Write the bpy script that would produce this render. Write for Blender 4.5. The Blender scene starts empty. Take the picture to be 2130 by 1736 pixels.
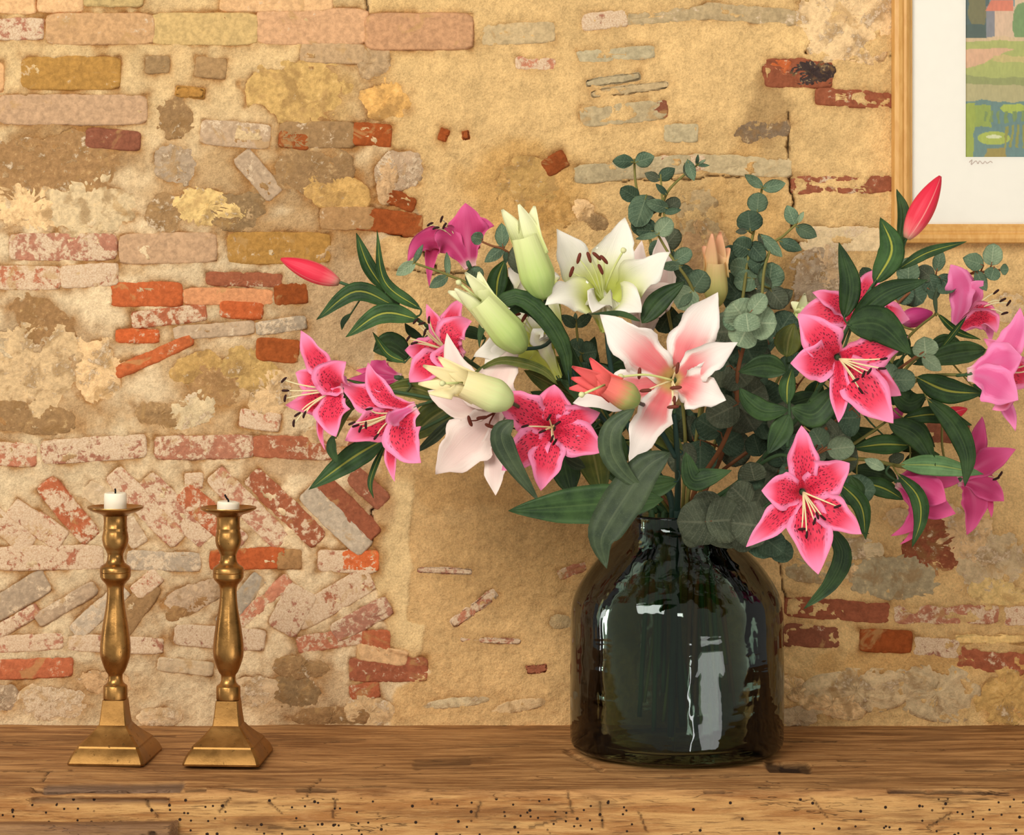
import bpy, math, random
import numpy as np
from mathutils import Vector, Matrix

# ------------------------------------------------------------------ camera, light, exposure
F = 5800.0; CX = 1065.0; CY = 500.0; D0 = 3.4; CAMZ = 0.589   # focal length / horizon in pixels of the 2130x1736 frame
scene = bpy.context.scene
COL = scene.collection
cam_d = bpy.data.cameras.new('camera'); cam = bpy.data.objects.new('camera', cam_d); COL.objects.link(cam)
cam_d.sensor_fit = 'HORIZONTAL'; cam_d.sensor_width = 36.0; cam_d.lens = 36.0 * F / 2130
cam_d.shift_y = -(868.0 - CY) / 2130.0
cam.location = (0, -D0, CAMZ); cam.rotation_euler = (math.pi / 2, 0, 0)
cam_d.clip_end = 50
scene.camera = cam

world = bpy.data.worlds.new('room_light'); scene.world = world; world.use_nodes = True
bg = world.node_tree.nodes['Background']; bg.inputs[0].default_value = (1.0, 0.95, 0.89, 1); bg.inputs[1].default_value = 0.40

def area(name, loc, target, sx, sy, power, col):
    l = bpy.data.lights.new(name, 'AREA'); l.shape = 'RECTANGLE'; l.size = sx; l.size_y = sy; l.energy = power; l.color = col
    o = bpy.data.objects.new(name, l); COL.objects.link(o); o.location = loc
    o.rotation_euler = (Vector(target) - Vector(loc)).to_track_quat('-Z', 'Y').to_euler()
    return o
area('window_light_front_left', (-1.9, -3.7, 2.35), (0, -0.1, 0.3), 2.4, 1.8, 142, (1.0, 0.98, 0.95))
area('french_window_light', (2.0, -3.1, -0.70), (0.19, -0.17, -0.3), 1.35, 1.15, 20, (1.0, 0.96, 0.94))
area('french_window_gap_light', (1.0, -4.1, -0.78), (0.19, -0.17, -0.3), 0.12, 0.95, 5, (1.0, 0.98, 0.96))
area('window_light_left', (-2.6, -0.25, -0.15), (0.19, -0.17, 0.0), 0.16, 1.7, 8, (1.0, 0.98, 0.96))
area('window_light_far', (0.45, -5.5, 1.75), (0.1, -0.1, 0.3), 0.7, 0.9, 34, (1.0, 0.98, 0.95))

vs = scene.view_settings
vs.view_transform = 'Standard'; vs.look = 'None'; vs.gamma = 1.0; vs.use_curve_mapping = False; vs.exposure = 0.08
scene.cycles.use_denoising = True
scene.cycles.transparent_max_bounces = 32
scene.cycles.max_bounces = 10

# ------------------------------------------------------------------ helpers
def P(px, py, D=3.4):
    return Vector(((px - CX) * D / F, D - D0, CAMZ - (py - CY) * D / F))
CAMP = Vector((0, -D0, CAMZ))
def lin(r, g, b):
    def c(u):
        u /= 255.0
        return u / 12.92 if u <= 0.04045 else ((u + 0.055) / 1.055) ** 2.4
    return (c(r), c(g), c(b))
def lin4(c): return (*lin(*c), 1.0)

def tag(o, label=None, cat=None, group=None, kind=None):
    for k, v in (('label', label), ('category', cat), ('group', group), ('kind', kind)):
        if v: o[k] = v
    return o
def empty(name, loc, rz=0):
    o = bpy.data.objects.new(name, None); COL.objects.link(o); o.location = loc; o.rotation_euler = (0, 0, rz)
    o.empty_display_size = 0.02
    return o
def setparent(o, parent):
    """parent o, keeping its place: every object's own transform is its world transform"""
    if parent is None: return
    o.parent = parent
    o.matrix_parent_inverse = (Matrix.Translation(parent.location) @ parent.rotation_euler.to_matrix().to_4x4()).inverted()

class MB:
    """collects verts / faces / uv and links them as ONE mesh object (world coordinates)"""
    def __init__(self): self.v = []; self.f = []; self.m = []; self.uv = []; self.sm = []
    def add(self, verts, faces, mi=0, uvs=None, smooth=True):
        o = len(self.v); self.v += [tuple(p) for p in verts]
        self.uv += list(uvs) if uvs is not None else [(0.5, 0.5)] * len(verts)
        for f in faces:
            self.f.append(tuple(i + o for i in f)); self.m.append(mi); self.sm.append(smooth)
    def tube(self, pts, rads, n=7, mi=0, caps=True):
        pts = [Vector(p) for p in pts]
        if not hasattr(rads, '__len__'): rads = [rads] * len(pts)
        V = []; UV = []; Fc = []; up = None
        for i, p in enumerate(pts):
            t = (pts[min(i + 1, len(pts) - 1)] - pts[max(i - 1, 0)])
            t = t.normalized() if t.length > 1e-9 else Vector((0, 0, 1))
            if up is None:
                up = t.orthogonal().normalized()
            up = (up - t * up.dot(t)); up = up.normalized() if up.length > 1e-6 else t.orthogonal().normalized()
            s = t.cross(up)
            for k in range(n):
                a = 2 * math.pi * k / n
                V.append(p + (up * math.cos(a) + s * math.sin(a)) * rads[i]); UV.append((k / n, i / max(1, len(pts) - 1)))
        for i in range(len(pts) - 1):
            for k in range(n):
                k2 = (k + 1) % n
                Fc.append((i * n + k, i * n + k2, (i + 1) * n + k2, (i + 1) * n + k))
        if caps:
            Fc.append(tuple(range(n))[::-1]); Fc.append(tuple((len(pts) - 1) * n + k for k in range(n)))
        self.add(V, Fc, mi, UV)
    def lathe(self, prof, center, n=48, mi=0, closed=False):
        V = []; UV = []; Fc = []; c = Vector(center); L = len(prof)
        for i, (r, z) in enumerate(prof):
            for k in range(n):
                a = 2 * math.pi * k / n
                V.append((c.x + r * math.cos(a), c.y + r * math.sin(a), c.z + z)); UV.append((k / n, i / (L - 1)))
        for i in range(L - 1 if not closed else L):
            j = (i + 1) % L
            for k in range(n):
                k2 = (k + 1) % n
                Fc.append((i * n + k, i * n + k2, j * n + k2, j * n + k))
        if not closed:
            Fc.append(tuple(range(n))[::-1]); Fc.append(tuple((L - 1) * n + k for k in range(n)))
        self.add(V, Fc, mi, UV)
    def build(self, name, mats, parent=None, sharp=None, origin=None):
        me = bpy.data.meshes.new(name)
        vs_ = self.v
        if origin is not None:
            vs_ = [(a - origin[0], b - origin[1], c - origin[2]) for a, b, c in vs_]
        me.from_pydata(vs_, [], self.f)
        for m in (mats if isinstance(mats, (list, tuple)) else [mats]): me.materials.append(m)
        me.polygons.foreach_set('material_index', self.m)
        me.polygons.foreach_set('use_smooth', self.sm)
        ul = me.uv_layers.new(name='UVMap')
        li = np.empty(len(me.loops), dtype=np.int32); me.loops.foreach_get('vertex_index', li)
        ul.data.foreach_set('uv', np.asarray(self.uv, dtype=np.float32)[li].ravel())
        if sharp: me.set_sharp_from_angle(angle=sharp)
        me.update()
        o = bpy.data.objects.new(name, me); COL.objects.link(o)
        if origin is not None: o.location = origin
        setparent(o, parent)
        return o

def grid_object(name, X, Y, Z, col, mats, parent=None):
    """height-field mesh from 2-D arrays, with a point colour attribute"""
    h, w = X.shape
    co = np.stack([X, Y, Z], -1).reshape(-1, 3).astype(np.float32)
    idx = np.arange(h * w).reshape(h, w)
    q = np.stack([idx[:-1, :-1], idx[:-1, 1:], idx[1:, 1:], idx[1:, :-1]], -1).reshape(-1, 4)
    me = bpy.data.meshes.new(name); n = len(q)
    me.vertices.add(h * w); me.vertices.foreach_set('co', co.ravel())
    me.loops.add(n * 4); me.loops.foreach_set('vertex_index', q.ravel().astype(np.int32))
    me.polygons.add(n); me.polygons.foreach_set('loop_start', np.arange(0, n * 4, 4, dtype=np.int32))
    me.polygons.foreach_set('loop_total', np.full(n, 4, dtype=np.int32))
    me.polygons.foreach_set('use_smooth', np.ones(n, dtype=bool))
    me.update(calc_edges=True)
    if col is not None:
        a = me.color_attributes.new('Col', 'FLOAT_COLOR', 'POINT')
        c4 = np.ones((h * w, 4), dtype=np.float32); c4[:, :col.shape[-1]] = col.reshape(-1, col.shape[-1])
        a.data.foreach_set('color', c4.ravel())
    for m in (mats if isinstance(mats, (list, tuple)) else [mats]): me.materials.append(m)
    o = bpy.data.objects.new(name, me); COL.objects.link(o); setparent(o, parent)
    return o

def vnoise(X, Y, scale, seed):
    r = np.random.RandomState(seed); T = r.rand(256, 256)
    x = X / scale; y = Y / scale
    xi = np.floor(x).astype(int); yi = np.floor(y).astype(int); fx = x - xi; fy = y - yi
    fx = fx * fx * (3 - 2 * fx); fy = fy * fy * (3 - 2 * fy)
    a = T[yi % 256, xi % 256]; b = T[yi % 256, (xi + 1) % 256]; c = T[(yi + 1) % 256, xi % 256]; d = T[(yi + 1) % 256, (xi + 1) % 256]
    return (a * (1 - fx) + b * fx) * (1 - fy) + (c * (1 - fx) + d * fx) * fy
def fbm(X, Y, scale, seed, octv=4):
    s = 0; a = 1; t = 0
    for k in range(octv):
        s = s + a * vnoise(X + 17.3 * k, Y + 31.7 * k, scale / 2 ** k, seed + k); t += a; a *= 0.5
    return s / t
def sst(a, b, x):
    t = np.clip((x - a) / (b - a), 0, 1); return t * t * (3 - 2 * t)

def catmull(pts, n):
    pts = [Vector(p) for p in pts]
    if len(pts) == 2: return [pts[0].lerp(pts[1], i / (n - 1)) for i in range(n)]
    q = [pts[0] * 2 - pts[1]] + pts + [pts[-1] * 2 - pts[-2]]
    out = []; S = len(pts) - 1
    for i in range(n):
        t = i / (n - 1) * S; k = min(int(t), S - 1); u = t - k
        p0, p1, p2, p3 = q[k], q[k + 1], q[k + 2], q[k + 3]
        out.append(0.5 * ((2 * p1) + (p2 - p0) * u + (2 * p0 - 5 * p1 + 4 * p2 - p3) * u * u + (3 * p1 - p0 - 3 * p2 + p3) * u ** 3))
    return out

# ------------------------------------------------------------------ materials
class M:
    def __init__(self, name, rough=0.6, spec=0.3):
        self.m = bpy.data.materials.new(name); self.m.use_nodes = True
        self.nt = self.m.node_tree; self.N = self.nt.nodes; self.L = self.nt.links
        self.b = self.N['Principled BSDF']; self.b.inputs['Roughness'].default_value = rough
        self.b.inputs['Specular IOR Level'].default_value = spec
        self.geo = None
    def n(self, t, **kw):
        n = self.N.new(t)
        for k, v in kw.items(): setattr(n, k, v)
        return n
    def link(self, a, b): self.L.new(a, b); return self
    def val(self, x, sock):
        if hasattr(x, 'is_output'): self.L.new(x, sock)
        else: sock.default_value = x
    def pos(self, sx=1, sy=1, sz=1):
        g = self.n('ShaderNodeNewGeometry'); mp = self.n('ShaderNodeVectorMath', operation='MULTIPLY')
        self.L.new(g.outputs['Position'], mp.inputs[0]); mp.inputs[1].default_value = (sx, sy, sz)
        return mp.outputs[0]
    def uv(self):
        return self.n('ShaderNodeUVMap').outputs[0]
    def uvw(self):
        s = self.n('ShaderNodeSeparateXYZ'); self.L.new(self.uv(), s.inputs[0]); return s.outputs[0], s.outputs[1]
    def noise(self, vec, scale, detail=3, rough=0.55, dist=0.0):
        t = self.n('ShaderNodeTexNoise'); t.inputs['Scale'].default_value = scale; t.inputs['Detail'].default_value = detail
        t.inputs['Roughness'].default_value = rough; t.inputs['Distortion'].default_value = dist
        if vec is not None: self.L.new(vec, t.inputs['Vector'])
        return t.outputs[0]
    def vor(self, vec, scale, rnd=1.0, two=True):
        t = self.n('ShaderNodeTexVoronoi', voronoi_dimensions='2D' if two else '3D'); t.inputs['Scale'].default_value = scale; t.inputs['Randomness'].default_value = rnd
        self.L.new(vec, t.inputs['Vector']); return t.outputs['Distance'], t.outputs['Color']
    def math(self, op, a, b=0.0, c=0.0):
        t = self.n('ShaderNodeMath', operation=op); self.val(a, t.inputs[0]); self.val(b, t.inputs[1])
        if op in ('MULTIPLY_ADD',): self.val(c, t.inputs[2])
        return t.outputs[0]
    def ss(self, x, a, b, o0=0.0, o1=1.0):
        t = self.n('ShaderNodeMapRange', interpolation_type='SMOOTHSTEP'); self.val(x, t.inputs[0])
        self.val(a, t.inputs[1]); self.val(b, t.inputs[2]); t.inputs[3].default_value = o0; t.inputs[4].default_value = o1
        return t.outputs[0]
    def mix(self, f, a, b, mode='MIX'):
        t = self.n('ShaderNodeMix', data_type='RGBA', blend_type=mode)
        self.val(f, t.inputs[0])
        for x, s in ((a, t.inputs[6]), (b, t.inputs[7])):
            if isinstance(x, tuple): s.default_value = x if len(x) == 4 else (*x, 1)
            else: self.L.new(x, s)
        return t.outputs[2]
    def base(self, c):
        if isinstance(c, tuple): self.b.inputs['Base Color'].default_value = c if len(c) == 4 else (*c, 1)
        else: self.L.new(c, self.b.inputs['Base Color'])
    def bump(self, h, strength=0.5, dist=0.001):
        t = self.n('ShaderNodeBump'); t.inputs['Strength'].default_value = strength; t.inputs['Distance'].default_value = dist
        self.L.new(h, t.inputs['Height']); self.L.new(t.outputs[0], self.b.inputs['Normal']); return t.outputs[0]

def mat_mortar():
    m = M('lime_mortar', 0.92, 0.12)
    a = m.n('ShaderNodeVertexColor', layer_name='Col').outputs[0]
    p = m.pos()
    n1 = m.noise(p, 30, 4); n2 = m.noise(p, 420, 3, 0.7); n3 = m.noise(p, 130, 4, 0.65)
    v = m.math('ADD', m.math('MULTIPLY', m.ss(n1, .3, .7), .16), m.math('MULTIPLY', m.ss(n2, .35, .65), .24))
    v = m.math('ADD', v, m.math('MULTIPLY', m.ss(n3, .3, .7), .2)); v = m.math('ADD', v, 0.70)
    vv = m.n('ShaderNodeCombineColor'); [m.L.new(v, vv.inputs[i]) for i in range(3)]
    c = m.mix(1.0, a, vv.outputs[0], 'MULTIPLY')
    sp = m.ss(m.noise(p, 620, 2, .6), .68, .74)
    c = m.mix(m.math('MULTIPLY', sp, .5), c, lin4((112, 82, 48)))
    lt = m.ss(m.noise(m.pos(1.1, 1, .9), 500, 2, .6), .69, .76)
    c = m.mix(m.math('MULTIPLY', lt, .35), c, lin4((240, 215, 170)))
    m.base(c)
    h = m.math('ADD', m.math('MULTIPLY', n2, .5), n3)
    m.bump(h, 0.8, 0.003)
    return m.m
def mat_brick(name, stone=False):
    m = M(name, 0.9, 0.12)
    oi = m.n('ShaderNodeObjectInfo'); p0 = m.pos()
    ofs = m.n('ShaderNodeVectorMath', operation='ADD'); m.L.new(p0, ofs.inputs[0])
    p = ofs.outputs[0]
    cc = m.n('ShaderNodeCombineXYZ'); m.L.new(m.math('MULTIPLY', oi.outputs['Random'], 7.0), cc.inputs[0]); m.L.new(m.math('MULTIPLY', oi.outputs['Random'], 13.0), cc.inputs[2])
    m.L.new(cc.outputs[0], ofs.inputs[1])
    n1 = m.noise(p, 38, 5, .6, .4); n2 = m.noise(p, 140, 5, .68, .3); n3 = m.noise(p, 520, 3, .65)
    c = oi.outputs['Color']
    vv = m.n('ShaderNodeCombineColor'); v = m.math('ADD', m.math('MULTIPLY', m.ss(n2, .25, .75), .5), 0.75)
    [m.L.new(v, vv.inputs[i]) for i in range(3)]
    c = m.mix(1.0, c, vv.outputs[0], 'MULTIPLY')
    if stone:
        c = m.mix(m.math('MULTIPLY', m.ss(n1, .5, .62), .55), c, lin4((150, 112, 66)))
        c = m.mix(m.math('MULTIPLY', m.ss(n2, .58, .68), .45), c, lin4((228, 192, 132)))
    # lime wash: alpha = amount
    t = m.math('SUBTRACT', 1.0, oi.outputs['Alpha'])
    t2 = m.math('ADD', m.math('MULTIPLY', t, .48), .27)
    nn = m.math('ADD', m.math('MULTIPLY', n1, .5), m.math('MULTIPLY', n2, .5))
    mask = m.ss(m.math('SUBTRACT', nn, t2), 0.0, 0.07)
    limec = m.mix(m.ss(n3, .35, .65), lin4((204, 172, 134)), lin4((230, 204, 166)))
    c = m.mix(m.math('MULTIPLY', mask, .88), c, limec)
    # mortar smears
    sm_ = m.ss(m.noise(p, 26, 4, .6, .8), .58, .66)
    c = m.mix(m.math('MULTIPLY', sm_, .55), c, lin4((188, 146, 90)))
    dk = m.ss(n3, .66, .74)
    c = m.mix(m.math('MULTIPLY', dk, .4), c, lin4((92, 62, 40)))
    m.base(c)
    h = m.math('ADD', m.math('MULTIPLY', n3, .35), n2); h = m.math('ADD', h, m.math('MULTIPLY', mask, .25))
    m.bump(h, 0.7 if stone else .55, 0.003 if stone else 0.002)
    return m.m
def mat_wood_beam():
    m = M('aged_oak', 0.62, 0.22)
    a = m.n('ShaderNodeVertexColor', layer_name='Col')
    s = m.n('ShaderNodeSeparateColor'); m.L.new(a.outputs[0], s.inputs[0])
    hole, front, dark = s.outputs[0], s.outputs[1], s.outputs[2]
    n1 = m.noise(m.pos(1, 12, 12), 8, 6, .65, .5); n2 = m.noise(m.pos(1, 22, 22), 22, 5, .7, .2); n3 = m.noise(m.pos(1, 5, 5), 5, 5, .62, .6)
    n4 = m.noise(m.pos(1, 14, 14), 70, 4, .75)
    top = m.mix(m.ss(n1, .34, .66), lin4((140, 90, 46)), lin4((208, 154, 94)))
    frt = m.mix(m.ss(n1, .34, .66), lin4((168, 112, 58)), lin4((214, 164, 100)))
    c = m.mix(front, top, frt)
    c = m.mix(m.math('MULTIPLY', m.ss(n3, .50, .66), .62), c, lin4((108, 68, 34)))
    c = m.mix(m.math('MULTIPLY', m.ss(n3, .44, .3), .4), c, lin4((222, 172, 112)))
    c = m.mix(m.math('MULTIPLY', m.ss(n2, .54, .64), .6), c, lin4((94, 58, 28)))
    c = m.mix(m.math('MULTIPLY', m.ss(n4, .58, .7), .45), c, lin4((84, 52, 26)))
    c = m.mix(m.math('MULTIPLY', m.ss(n4, .42, .3), .35), c, lin4((230, 186, 128)))
    # fine drying checks: thin level lines of a stretched noise
    nk = m.noise(m.pos(1, 9, 9), 7, 3, .6, 1.2); ck = m.ss(m.math('ABSOLUTE', m.math('SUBTRACT', nk, .5)), .012, .003)
    ck = m.math('MULTIPLY', ck, m.ss(m.noise(m.pos(1, 3, 3), 9, 2), .5, .6)); c = m.mix(m.math('MULTIPLY', ck, .75), c, lin4((60, 36, 16)))
    # worm holes
    ps = m.n('ShaderNodeSeparateXYZ'); m.L.new(m.pos(), ps.inputs[0]); cb = m.n('ShaderNodeCombineXYZ'); m.L.new(ps.outputs[0], cb.inputs[0]); m.L.new(ps.outputs[2], cb.inputs[1])
    d, _ = m.vor(cb.outputs[0], 74); d2, _ = m.vor(cb.outputs[0], 31); msk = m.ss(m.noise(m.pos(), 11, 2), .44, .52)
    wh = m.math('MAXIMUM', m.math('MULTIPLY', m.ss(d, .105, .07), msk), m.ss(d2, .06, .04)); wh = m.math('MULTIPLY', wh, m.ss(front, .6, .95))
    c = m.mix(dark, c, m.mix(m.ss(n2, .35, .65), lin4((78, 58, 44)), lin4((142, 110, 84))))
    c = m.mix(wh, c, lin4((40, 22, 10)))
    c = m.mix(hole, c, lin4((44, 26, 14)))
    m.base(c)
    m.L.new(m.ss(n1, .3, .7, .5, .72), m.b.inputs['Roughness'])
    h = m.math('ADD', n2, m.math('ADD', m.math('MULTIPLY', n1, .6), m.math('MULTIPLY', n4, .6))); h = m.math('SUBTRACT', h, m.math('ADD', wh, ck))
    m.bump(h, 0.6, 0.0028)
    return m.m
def mat_pine():
    m = M('varnished_pine', 0.38, 0.4)
    n = m.noise(m.pos(14, 14, 3), 12, 4, .6, .5)
    m.base(m.mix(m.ss(n, .3, .7), lin4((206, 150, 76)), lin4((220, 168, 94)))); return m.m
def mat_plain(name, c, rough=.7, spec=.2):
    m = M(name, rough, spec); n = m.noise(m.pos(), 90, 3)
    m.base(m.mix(m.math('MULTIPLY', n, .25), lin4(c), lin4(tuple(int(x * .9) for x in c)))); return m.m
def mat_vcol(name, rough=.8):
    m = M(name, rough, .1); a = m.n('ShaderNodeVertexColor', layer_name='Col').outputs[0]
    m.base(a); return m.m
def mat_pane():
    m = M('picture_glass'); t = m.n('ShaderNodeBsdfTransparent'); g = m.n('ShaderNodeBsdfGlossy'); g.inputs['Roughness'].default_value = .02
    fr = m.n('ShaderNodeFresnel'); fr.inputs[0].default_value = 1.35; mx = m.n('ShaderNodeMixShader')
    t.inputs[0].default_value = (.985, .985, .98, 1)
    m.L.new(fr.outputs[0], mx.inputs[0]); m.L.new(t.outputs[0], mx.inputs[1]); m.L.new(g.outputs[0], mx.inputs[2])
    m.L.new(mx.outputs[0], m.N['Material Output'].inputs[0]); return m.m
def mat_vase():
    m = M('smoky_green_glass'); t = m.n('ShaderNodeBsdfTransparent'); g = m.n('ShaderNodeBsdfGlossy'); g.inputs['Roughness'].default_value = .03
    p = m.pos()
    h = m.math('ADD', m.math('MULTIPLY', m.noise(m.pos(1, 1, .55), 22, 2, .5, .5), 1.0), m.math('MULTIPLY', m.noise(m.pos(1, 1, 7), 9, 2, .4, .2), .35))
    b = m.n('ShaderNodeBump'); b.inputs['Strength'].default_value = .5; b.inputs['Distance'].default_value = .004; m.L.new(h, b.inputs['Height'])
    m.L.new(b.outputs[0], g.inputs['Normal'])
    fr = m.n('ShaderNodeFresnel'); fr.inputs[0].default_value = 1.47; m.L.new(b.outputs[0], fr.inputs['Normal'])
    n = m.noise(m.pos(1, 1, .4), 16, 3, .6, .6)
    c = m.mix(m.ss(n, .3, .7), (.46, .55, .48, 1), (.60, .68, .58, 1))
    m.L.new(c, t.inputs[0]); g.inputs[0].default_value = (.93, .97, .97, 1)
    mx = m.n('ShaderNodeMixShader')
    m.L.new(fr.outputs[0], mx.inputs[0]); m.L.new(t.outputs[0], mx.inputs[1]); m.L.new(g.outputs[0], mx.inputs[2])
    m.L.new(mx.outputs[0], m.N['Material Output'].inputs[0]); return m.m
def mat_brass(name='tarnished_brass', dull=0.0):
    m = M(name, .3, .5); p = m.pos()
    n1 = m.noise(p, 35, 4, .6, .3); n2 = m.noise(p, 160, 4, .7); n3 = m.noise(p, 420, 2)
    c = m.mix(m.ss(n1, .3, .7), lin4((142, 102, 52)), lin4((178, 132, 72)))
    sp = m.ss(n2, .62, .69); c = m.mix(m.math('MULTIPLY', sp, .6), c, lin4((84, 60, 30)))
    m.base(c); m.b.inputs['Metallic'].default_value = .92
    m.L.new(m.math('ADD', m.ss(n1, .3, .7, .24 + dull, .38 + dull), m.math('MULTIPLY', sp, .25)), m.b.inputs['Roughness'])
    m.bump(m.math('ADD', m.math('MULTIPLY', n3, .4), n2), .15, .001); return m.m
def mat_wax():
    m = M('candle_wax', .5, .3); m.base(lin4((244, 232, 205))); m.b.inputs['Subsurface Weight'].default_value = .3
    m.b.inputs['Subsurface Radius'].default_value = (.012, .008, .005); m.b.inputs['Subsurface Scale'].default_value = .5; return m.m

def mat_petal(name, edge, mid, line, throat, spots=False, blush=0.62, vlim=(.75, .98), v0=(.02, .16), midw=1.0):
    """lily petal: u across, v along. edge colour, inner blush, central line, throat colour"""
    m = M(name, .55, .25); u, v = m.uvw()
    e = m.math('ABSOLUTE', m.math('SUBTRACT', m.math('MULTIPLY', u, 2.0), 1.0))
    cb = m.n('ShaderNodeCombineXYZ'); m.L.new(m.math('MULTIPLY', u, 3.0), cb.inputs[0]); m.L.new(m.math('MULTIPLY', v, 2.0), cb.inputs[1])
    oi = m.n('ShaderNodeObjectInfo'); m.L.new(m.math('MULTIPLY', oi.outputs['Random'], 31.0), cb.inputs[2])
    wob = m.noise(cb.outputs[0], 2.5, 3)
    cs = m.n('ShaderNodeCombineXYZ'); m.L.new(m.math('MULTIPLY', u, 46.0), cs.inputs[0]); m.L.new(m.math('MULTIPLY', v, 3.0), cs.inputs[1]); m.L.new(m.math('MULTIPLY', oi.outputs['Random'], 31.0), cs.inputs[2])
    streak = m.noise(cs.outputs[0], 1.0, 2)
    e2 = m.math('ADD', e, m.math('MULTIPLY', m.math('SUBTRACT', wob, .5), .5))
    e2 = m.math('ADD', e2, m.math('MULTIPLY', m.math('SUBTRACT', streak, .5), .25))
    inner = m.math('MULTIPLY', m.ss(e2, blush + .18, blush - .14), m.ss(v, vlim[1], vlim[0]))
    inner = m.math('MULTIPLY', inner, midw)
    c = m.mix(inner, lin4(edge), lin4(mid))
    ln = m.math('MULTIPLY', m.ss(e, .3, .03), m.ss(v, .85, .35)); c = m.mix(m.math('MULTIPLY', ln, .75 if spots else .35), c, lin4(line))
    c = m.mix(m.ss(v, v0[1], v0[0]), c, lin4(throat))
    c = m.mix(m.math('MULTIPLY', m.ss(streak, .5, .75), .12), c, lin4(tuple(int(x * .8) for x in edge)))
    if spots:
        cv = m.n('ShaderNodeCombineXYZ'); m.L.new(m.math('ADD', m.math('MULTIPLY', u, 15.0), m.math('MULTIPLY', oi.outputs['Random'], 31.0)), cv.inputs[0]); m.L.new(m.math('MULTIPLY', v, 15.0), cv.inputs[1])
        d, _ = m.vor(cv.outputs[0], 1.0)
        dm = m.math('MULTIPLY', m.ss(d, .27, .18), m.ss(e, .8, .66))
        dm = m.math('MULTIPLY', dm, m.math('MULTIPLY', m.ss(v, .84, .66), m.ss(v, .16, .26)))
        c = m.mix(m.math('MULTIPLY', dm, .85), c, lin4((92, 14, 36)))
    m.base(c)
    m.bump(streak, .25, .0015)
    m.b.inputs['Sheen Weight'].default_value = .08
    return m.m
def mat_leaf(name, c1, c2, rib, ribw=.05, ribf=.8, vein=22.0, rough=.5):
    m = M(name, rough, .16); u, v = m.uvw(); e = m.math('ABSOLUTE', m.math('SUBTRACT', m.math('MULTIPLY', u, 2.0), 1.0))
    oi = m.n('ShaderNodeObjectInfo')
    n = m.noise(m.pos(), 45, 4); nf = m.noise(m.pos(), 900, 2)
    c = m.mix(m.ss(n, .3, .7), lin4(c1), lin4(c2))
    vn = m.math('SINE', m.math('MULTIPLY', u, vein)); c = m.mix(m.ss(vn, .6, 1.0, 0, .10), c, lin4(tuple(min(255, int(x * 1.5) + 8) for x in c2)))
    c = m.mix(m.math('MULTIPLY', m.ss(e, ribw * 2.2, ribw), m.math('MULTIPLY', m.ss(v, 1.0, .75), ribf)), c, lin4(rib))
    vr = m.math('ADD', m.math('MULTIPLY', oi.outputs['Random'], .4), .8); cc = m.n('ShaderNodeCombineColor'); [m.L.new(vr, cc.inputs[i]) for i in range(3)]
    c = m.mix(1.0, c, cc.outputs[0], 'MULTIPLY')
    c = m.mix(m.ss(nf, .6, .75, 0, .25), c, lin4(tuple(min(255, x + 40) for x in c2)))
    m.base(c); m.bump(m.math('ADD', vn, m.math('MULTIPLY', nf, .5)), .3, .0006); return m.m
def mat_euc(name, c1, c2, veinc):
    m = M(name, .66, .14); u, v = m.uvw(); oi = m.n('ShaderNodeObjectInfo')
    e = m.math('ABSOLUTE', m.math('SUBTRACT', m.math('MULTIPLY', u, 2.0), 1.0))
    n = m.noise(m.pos(), 60, 4); nf = m.noise(m.pos(), 700, 3, .7)
    c = m.mix(m.ss(n, .3, .7), lin4(c1), lin4(c2))
    # feather veins: stripes of v - |u|
    w = m.math('SUBTRACT', v, m.math('MULTIPLY', e, .28)); sv = m.math('SINE', m.math('MULTIPLY', w, 46.0))
    c = m.mix(m.ss(sv, .7, 1.0, 0, .3), c, lin4(veinc))
    c = m.mix(m.ss(nf, .5, .68, 0, .45), c, lin4(tuple(min(255, x + 34) for x in c2)))
    c = m.mix(m.ss(e, .07, .03, 0, .6), c, lin4(veinc))
    vr = m.math('ADD', m.math('MULTIPLY', oi.outputs['Random'], .45), .78); cc = m.n('ShaderNodeCombineColor'); [m.L.new(vr, cc.inputs[i]) for i in range(3)]
    c = m.mix(1.0, c, cc.outputs[0], 'MULTIPLY')
    m.base(c); m.bump(m.math('ADD', sv, nf), .2, .0006); return m.m
def mat_bud(name, stops):
    m = M(name, .5, .3); u, v = m.uvw(); r = m.n('ShaderNodeValToRGB'); el = r.color_ramp.elements
    while len(el) > 1: el.remove(el[0])
    el[0].position = stops[0][0]; el[0].color = lin4(stops[0][1])
    for p_, c_ in stops[1:]:
        x = el.new(p_); x.color = lin4(c_)
    cs = m.n('ShaderNodeCombineXYZ'); m.L.new(m.math('MULTIPLY', u, 30.0), cs.inputs[0]); m.L.new(m.math('MULTIPLY', v, 2.0), cs.inputs[1])
    s = m.noise(cs.outputs[0], 1.0, 3)
    m.L.new(m.math('ADD', v, m.math('MULTIPLY', m.math('SUBTRACT', s, .5), .25)), r.inputs[0])
    rc = r.outputs[0]
    if name == 'red_bud':   # paler ridges where the outer petals meet
        rg = m.ss(m.math('ABSOLUTE', m.math('SINE', m.math('MULTIPLY', u, 9.42))), .12, .02); rc = m.mix(m.math('MULTIPLY', rg, .55), rc, lin4((242, 178, 160)))
    c = m.mix(m.ss(s, .45, .8, 0, .3), rc, lin4(tuple(int(x * .82) for x in stops[len(stops) // 2][1])))
    m.base(c); m.bump(s, .35, .0012); return m.m

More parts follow.
